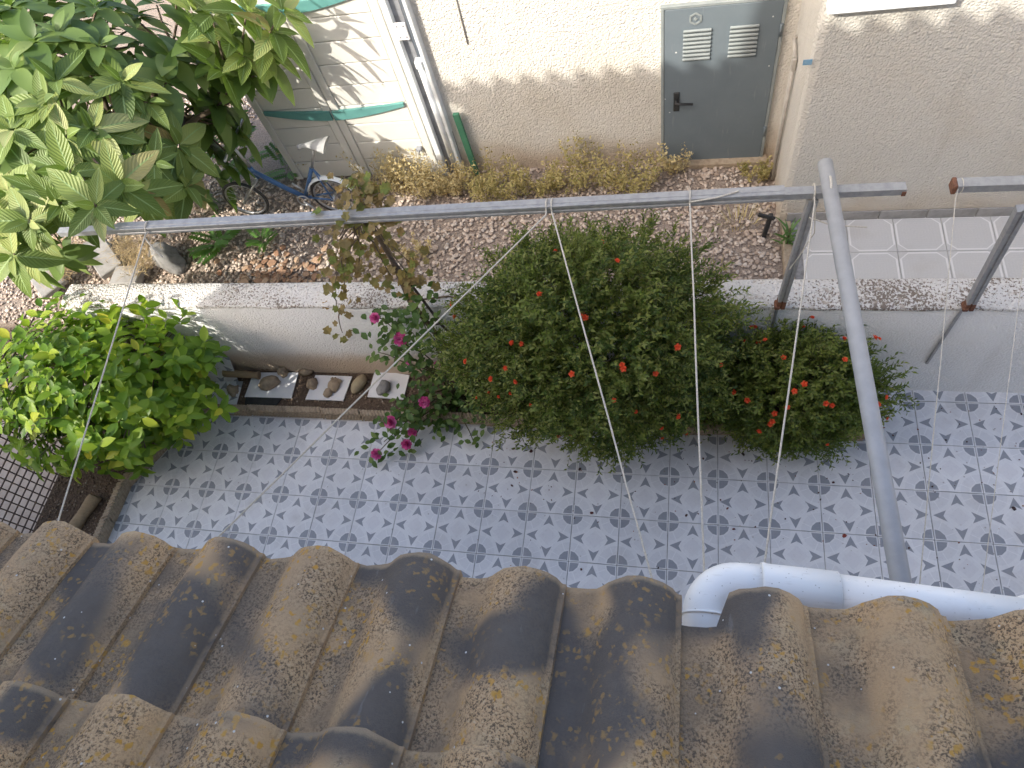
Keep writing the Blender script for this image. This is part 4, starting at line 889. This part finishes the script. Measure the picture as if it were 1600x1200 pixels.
# ---- lemon bush
EC = Vector((-.70, .56, .68)); ER = (.95, .67, .62)
lem = empty('lemon_bush', (-.55, .55, .04), 'dense bright green lemon bush, half in sun, at left', 'bush')
tm = MB(); st0 = Vector((-.55, .55, .04)); tw = []
for i in range(9):
    a = i*.7; e = EC+Vector((math.cos(a)*.4, math.sin(a)*.3, rv(-.1, .25))); branch(tm, st0, e, .022, .009, .05, 6, i+80); tw.append(e)
lv = [leafmesh('leaf', wd, fo, dr_, 4, 'lemon_leaf', .08, .85) for wd, fo, dr_ in ((.50, .35, .1), (.44, .5, .2), (.55, .2, .05))]
L = []
for k in range(500):
    while True:
        q = Vector((random.gauss(0, 1), random.gauss(0, 1), random.gauss(0, 1))).normalized()
        if q.z > -.75: break
    rr = (1+.16*noise.noise(q*2.3)+.1*noise.noise(q*5))*(rv(.62, 1.05) if random.random() < .75 else rv(.3, .65))
    c = EC+Vector((q.x*ER[0], q.y*ER[1], q.z*ER[2]))*rr; d = Vector((q.x, q.y, q.z+.55)).normalized(); u_ = d.orthogonal().normalized(); w_ = d.cross(u_)
    if random.random() < .5: branch(tm, min(tw, key=lambda t: (t-c).length), c, .006, .003, .02, 3, k+200)
    for i in range(random.choice((5, 6, 7, 8))):
        a = i*2.4+rv(-.4, .4); t = i*.02; ax = u_*math.cos(a)+w_*math.sin(a)+d*rv(.1, .8)+Vector((0, 0, -.1)); nr = d*1.1+Vector((0, 0, .5))+Vector((rv(-.5, .5), rv(-.5, .5), 0))
        L.append((c-d*.07+d*t, ax, nr, rv(.085, .135), rr))
L.sort(key=lambda q: -((q[0]-EC).dot((CAM-EC).normalized())+.5*q[4]))
for (c, ax, nr, s, _) in L[:300]: place(random.choice(lv), 'leaf', lem, c, basis(ax, nr, s))
join_leaves('crown', lv[0], [q[:4] for q in L[300:]], 'lemon_leaf', lem); tm.build('stem', 'bark', lem)
# ---- dwarf pomegranates
def flower_mesh(name, mat, n=6, ruff=3):
    m = MB()
    for r in range(ruff):
        for i in range(n):
            a = i*2*math.pi/n+r*.5; t = .35+.32*(ruff-r)/ruff*2*.5; c, s = math.cos(a), math.sin(a); x = Vector((-s, c, 0)); d = Vector((c*t, s*t, .25+.22*r)); L = 1-.15*r
            p0 = Vector((0, 0, .05*r)); m.add([p0, p0+d*.55*L+x*.3, p0+d*L+x*.16+Vector((0, 0, rv(-.1, .12))), p0+d*L-x*.16+Vector((0, 0, rv(-.1, .12))), p0+d*.55*L-x*.3], [(0, 1, 2, 3, 4)], rv(0, .5))
    return m.mesh(name, mat)
fl_me = [flower_mesh('flower', 'flower_red', 5, 3) for _ in range(3)]; rs_me = [flower_mesh('flower', 'flower_pink', 7, 4) for _ in range(3)]
def pomegranate(base, C_, R_, nsprig, nl, lbl, fpx, seed):
    random.seed(seed)
    o = empty('pomegranate_shrub', base, lbl, 'shrub'); tm = MB(); L = []; B = []; Q = []
    def rad(q): return 1+.22*noise.noise(q*1.9+Vector((seed, 0, 0)))+.24*noise.noise(q*4.2+Vector((0, seed, 0)))+.10*noise.noise(q*9)
    for i in range(14):
        q = Vector((rv(-1, 1), rv(-1, 1), rv(.2, 1))).normalized(); branch(tm, base, C_+Vector((q.x*R_[0], q.y*R_[1], q.z*R_[2]))*.75, .012, .004, .05, 6, i+seed)
    for k in range(nsprig):
        while True:
            q = Vector((random.gauss(0, 1), random.gauss(0, 1), random.gauss(0, 1))).normalized()
            if q.z > -.85: break
        f = rv(.72, 1.0) if random.random() < .8 else rv(.35, .75)
        rr = rad(q)*f; p = C_+Vector((q.x*R_[0], q.y*R_[1], q.z*R_[2]))*rr
        d = (Vector((q.x, q.y, q.z*.8+.45))+Vector((random.gauss(0, .45), random.gauss(0, .45), random.gauss(0, .45)))).normalized(); ln = rv(.05, .15)*(1.9 if random.random() < .07 else 1)
        if p.y > YB-.03 and p.z < ZT+.02: continue
        tm.tube([p, p+d*ln], [.0016, .0008], 3, False)
        c_rnd = noise.noise(p*5)*.55+.45
        for i in range(nl):
            t = (i+.5)/nl; a = i*2.4; u_ = d.orthogonal().normalized(); w_ = d.cross(u_); ax = u_*math.cos(a)+w_*math.sin(a)+d*.9; s = rv(.024, .043)
            L.append(tuple(p+d*ln*t)); B.append(np.array(basis(ax, d+Vector((0, 0, .7)), (s*.38, s, s)))); Q.append(min(.99, max(0, c_rnd+rv(-.22, .22))))
    tm.build('stem', 'bark_green', o)
    c = link('crown', np_mesh('crown', [(0, 0, 0), (.5, .45, .1), (0, 1, -.05), (-.5, .45, .1)], [(0, 1, 2, 3)], B, L, Q, 'pom_leaf'), o); c['kind'] = 'stuff'
    for (u, v) in fpx:
        p = onell(u, v, C_, R_); q = (p-C_); q = Vector((q.x/R_[0], q.y/R_[1], q.z/R_[2])); k = rad(q.normalized()) if q.length > .2 else 1
        p = onell(u, v, C_, tuple(x*max(.9, k*.99) for x in R_)); d = q.normalized()+Vector((rv(-.4, .4), rv(-.4, .4), .3))
        place(random.choice(fl_me), 'flower', o, p+(CAM-p).normalized()*(.07 if v < 540 else .14), basis(Vector(d).orthogonal(), d, rv(.019, .030)))
fp1 = [(868, 393), (940, 378), (964, 408), (915, 497), (910, 490), (843, 460), (800, 535), (815, 537), (972, 570), (974, 576), (1024, 583), (1125, 570), (768, 592), (765, 612), (746, 621), (780, 619), (798, 614), (830, 632), (806, 596), (790, 575), (894, 584), (959, 625), (993, 643), (1033, 668), (1072, 677), (1034, 683), (872, 680), (892, 680), (845, 661), (707, 475), (712, 495), (728, 565), (1058, 650), (1058, 542)]
fp2 = [(1150, 510), (1175, 513), (1180, 512), (1187, 528), (1185, 536), (1165, 535), (1196, 532), (1255, 512), (1269, 497), (1318, 530), (1373, 530), (1366, 528), (1224, 559), (1320, 562), (1148, 613), (1168, 625), (1241, 611), (1257, 600), (1290, 630), (1300, 633), (1230, 636), (1210, 646), (1204, 662), (1207, 658), (1292, 693), (1187, 673), (1383, 620), (1371, 632), (1385, 653)]
pomegranate(Vector((3.08, .88, .04)), Vector((3.10, .84, .93)), (.86, .56, .90), 8200, 11, 'large dark green pomegranate shrub with scattered orange-red flowers', fp1, 11)
pomegranate(Vector((4.42, .86, .04)), Vector((4.40, .79, .47)), (.53, .32, .47), 2700, 11, 'smaller pomegranate shrub right of the big one, thick with orange-red flowers', fp2, 23)
random.seed(99)
# ---- rose
rb = Vector((2.02, .86, .04)); rose = empty('rose_bush', rb, 'pink climbing rose trailing over the bed edging', 'rose'); tm = MB()
rl = leafmesh('leaf', .62, .3, .12, 3, 'rose_leaf', 0, .9)
path_px = [((600, 500), .98, .95), ((625, 530), .92, .88), ((650, 470), .98, 1.0), ((645, 520), .9, .9), ((680, 540), .9, .75), ((640, 570), .8, .7), ((680, 590), .85, .6), ((665, 630), .7, .45), ((650, 650), .62, .32), ((612, 662), .52, .3), ((690, 640), .75, .3), ((740, 640), .72, .25), ((740, 690), .5, .14), ((600, 690), .42, .22), ((590, 708), .36, .18), ((640, 695), .45, .2), ((655, 615), .75, .5), ((700, 615), .8, .4), ((620, 545), .93, .75), ((590, 550), .98, .72), ((735, 600), .82, .3), ((700, 660), .66, .2), ((630, 640), .6, .4), ((675, 660), .6, .28), ((660, 500), .96, .95), ((710, 570), .9, .5)]
nodes = []; RL = []
for (u, v), y, zz in path_px: nodes.append(ony(u, v, y))
for i, c in enumerate(nodes):
    branch(tm, rb+Vector((rv(-.08, .08), rv(-.05, .05), 0)), c, .008, .003, .10, 6, i+400, .08)
    n = 30 if i not in (13, 14, 15, 12, 19) else 9
    for k in range(n):
        p = c+Vector((random.gauss(0, .075), random.gauss(0, .05), random.gauss(0, .07)))
        if p.y > YB-.02 and p.z < ZT: p.y = YB-.03
        p.z = max(p.z, .06); a = rv(0, 6.28)
        RL.append((p, Vector((math.cos(a), math.sin(a)-.3, rv(-.4, .4))), Vector((rv(-.5, .5), rv(-.9, .1), 1)), rv(.045, .075)))
RL.sort(key=lambda q: (q[0]-CAM).length)
for q in RL[:290]: place(rl, 'leaf', rose, q[0], basis(q[1], q[2], q[3]))
join_leaves('foliage', rl, RL[290:], 'rose_leaf', rose)
for (u, v), y, s in (((587, 497), .95, .036), ((627, 530), .88, .047), ((640, 564), .85, .028), ((664, 628), .66, .042), ((683, 569), .84, .022), ((612, 660), .5, .05), ((645, 675), .5, .036), ((636, 694), .42, .04), ((589, 709), .34, .042)):
    p = ony(u, v, y); d = Vector((rv(-.2, .2), -.55, .9)); place(random.choice(rs_me), 'flower', rose, p, basis(d.orthogonal(), d, s*1.6)); branch(tm, min(nodes, key=lambda q: (q-p).length), p, .004, .003, .01, 3, int(u))
tm.build('stem', 'bark_green', rose)
# ---- drying vine over the beam
vb = ony(655, 500, 1.0); vine = empty('grape_vine', (vb.x, vb.y, .05), 'half-withered vine climbing to the beam, brown and olive leaves', 'vine'); tm = MB()
def lobed(name):
    pts = []; n = 16
    for i in range(n):
        a = i*2*math.pi/n; r = .34+.17*abs(math.cos(2.5*(a-math.pi/2)))**1.5+.04*math.cos(a*8); pts.append((r*math.cos(a), .45+r*math.sin(a), .09*math.cos(2*a)+rv(-.02, .02)))
    m = MB(); m.add([(0, .45, -.06)]+pts, [(0, 1+i, 1+(i+1) % n) for i in range(n)]); return m.mesh(name, 'vine_leaf')
vl = [lobed('leaf') for _ in range(3)]
A = [(2.02, .98, .06), ony(648, 520, 1.0), ony(640, 470, 1.03), ony(612, 405, 1.06), ony(585, 360, 1.06), ony(560, 335, 1.05)]
A[1] = Vector((2.03, 1.0, .55)); tm.tube([Vector(q) for q in A], [.022, .02, .018, .016, .013, .01], 8)
nds = []
for (u, v), y in (((560, 320), 1.06), ((540, 345), 1.03), ((590, 330), 1.06), ((530, 370), 1.05), ((575, 375), 1.1), ((545, 400), 1.08), ((600, 385), 1.1), ((525, 430), 1.08), ((560, 420), 1.1), ((575, 300), 1.2), ((550, 290), 1.25), ((595, 300), 1.15), ((640, 410), 1.05), ((610, 430), 1.0), ((520, 455), 1.05), ((530, 490), 1.03), ((535, 520), 1.03), ((540, 465), 1.03), ((525, 400), 1.08), ((605, 345), 1.04), ((648, 445), 1.03)): nds.append(ony(u, v, y))
hub = Vector(A[-1])
for i, c in enumerate(nds):
    branch(tm, nds[i-1] if i in (15, 16) else hub, c, .005, .0025, .02, 4, i+700, .1)
    for k in range(18 if i not in (14, 15, 16, 17) else 5):
        p = c+Vector((random.gauss(0, .05), random.gauss(0, .05), random.gauss(0, .055))); a = rv(0, 6.28)
        place(random.choice(vl), 'leaf', vine, p, basis((math.cos(a), math.sin(a), rv(-.8, .1)), (rv(-.6, .6), rv(-.9, .1), 1), rv(.038, .075)))
tm.build('stem', 'bark', vine)
m = MB(); m.tube([ony(600, 388, 1.06), ony(690, 508, .98), ony(718, 535, .96), ony(727, 558, .95), (2.36, .93, .05)], .009, 8); m.tube([ony(668, 508, 1.0), ony(720, 503, .99)], .006, 6); o = m.build('trellis_rod', 'dark_iron'); tag(o, 'bent dark rod leaning from the bed to the beam beside the vine', 'rod')
m = MB(); m.tube([ony(600, 452, 1.12), ony(640, 466, 1.1), ony(690, 458, 1.12), ony(720, 466, 1.1)], .007, 6)
m.v = [(x, y, ZT+.012+.01*math.sin(x*9)) for x, y, z in m.v]; m2 = MB(); P = [Vector((1.78, 1.16, ZT+.012)), Vector((1.95, 1.12, ZT+.016)), Vector((2.12, 1.15, ZT+.012)), Vector((2.3, 1.12, ZT+.014))]; m2.tube(P, [.008, .007, .006, .004], 7); o = m2.build('dead_branch', 'bark'); tag(o, 'dead twig lying along the wall top by the vine', 'twig')

# ================================================================== litter on the patio
L = []; B = []; R_ = []
for i in range(300):
    t = random.random()
    x, y = (rv(2.3, 5.0), rv(-.1, .62)) if t < .5 else ((rv(4.9, 6.0), rv(-.6, 1.0)) if t < .75 else (rv(2.2, 6), rv(-1, .6)))
    s = rv(.002, .007) if random.random() < .93 else rv(.007, .016); L.append((x, y, .004+rv(0, .004))); B.append(np.array(Matrix.Rotation(rv(0, 6.3), 3, 'Z'))@np.diag((s, s*rv(.35, 1), s*.3))); R_.append(random.random())
vs, fs = blob(5, (1, 1, .6), 6, 4, .35); o = link('fallen_petals', np_mesh('fallen_petals', vs, fs, B, L, R_, 'petal_bits', True)); tag(o, 'withered petals and specks scattered on the patio', kind='stuff')
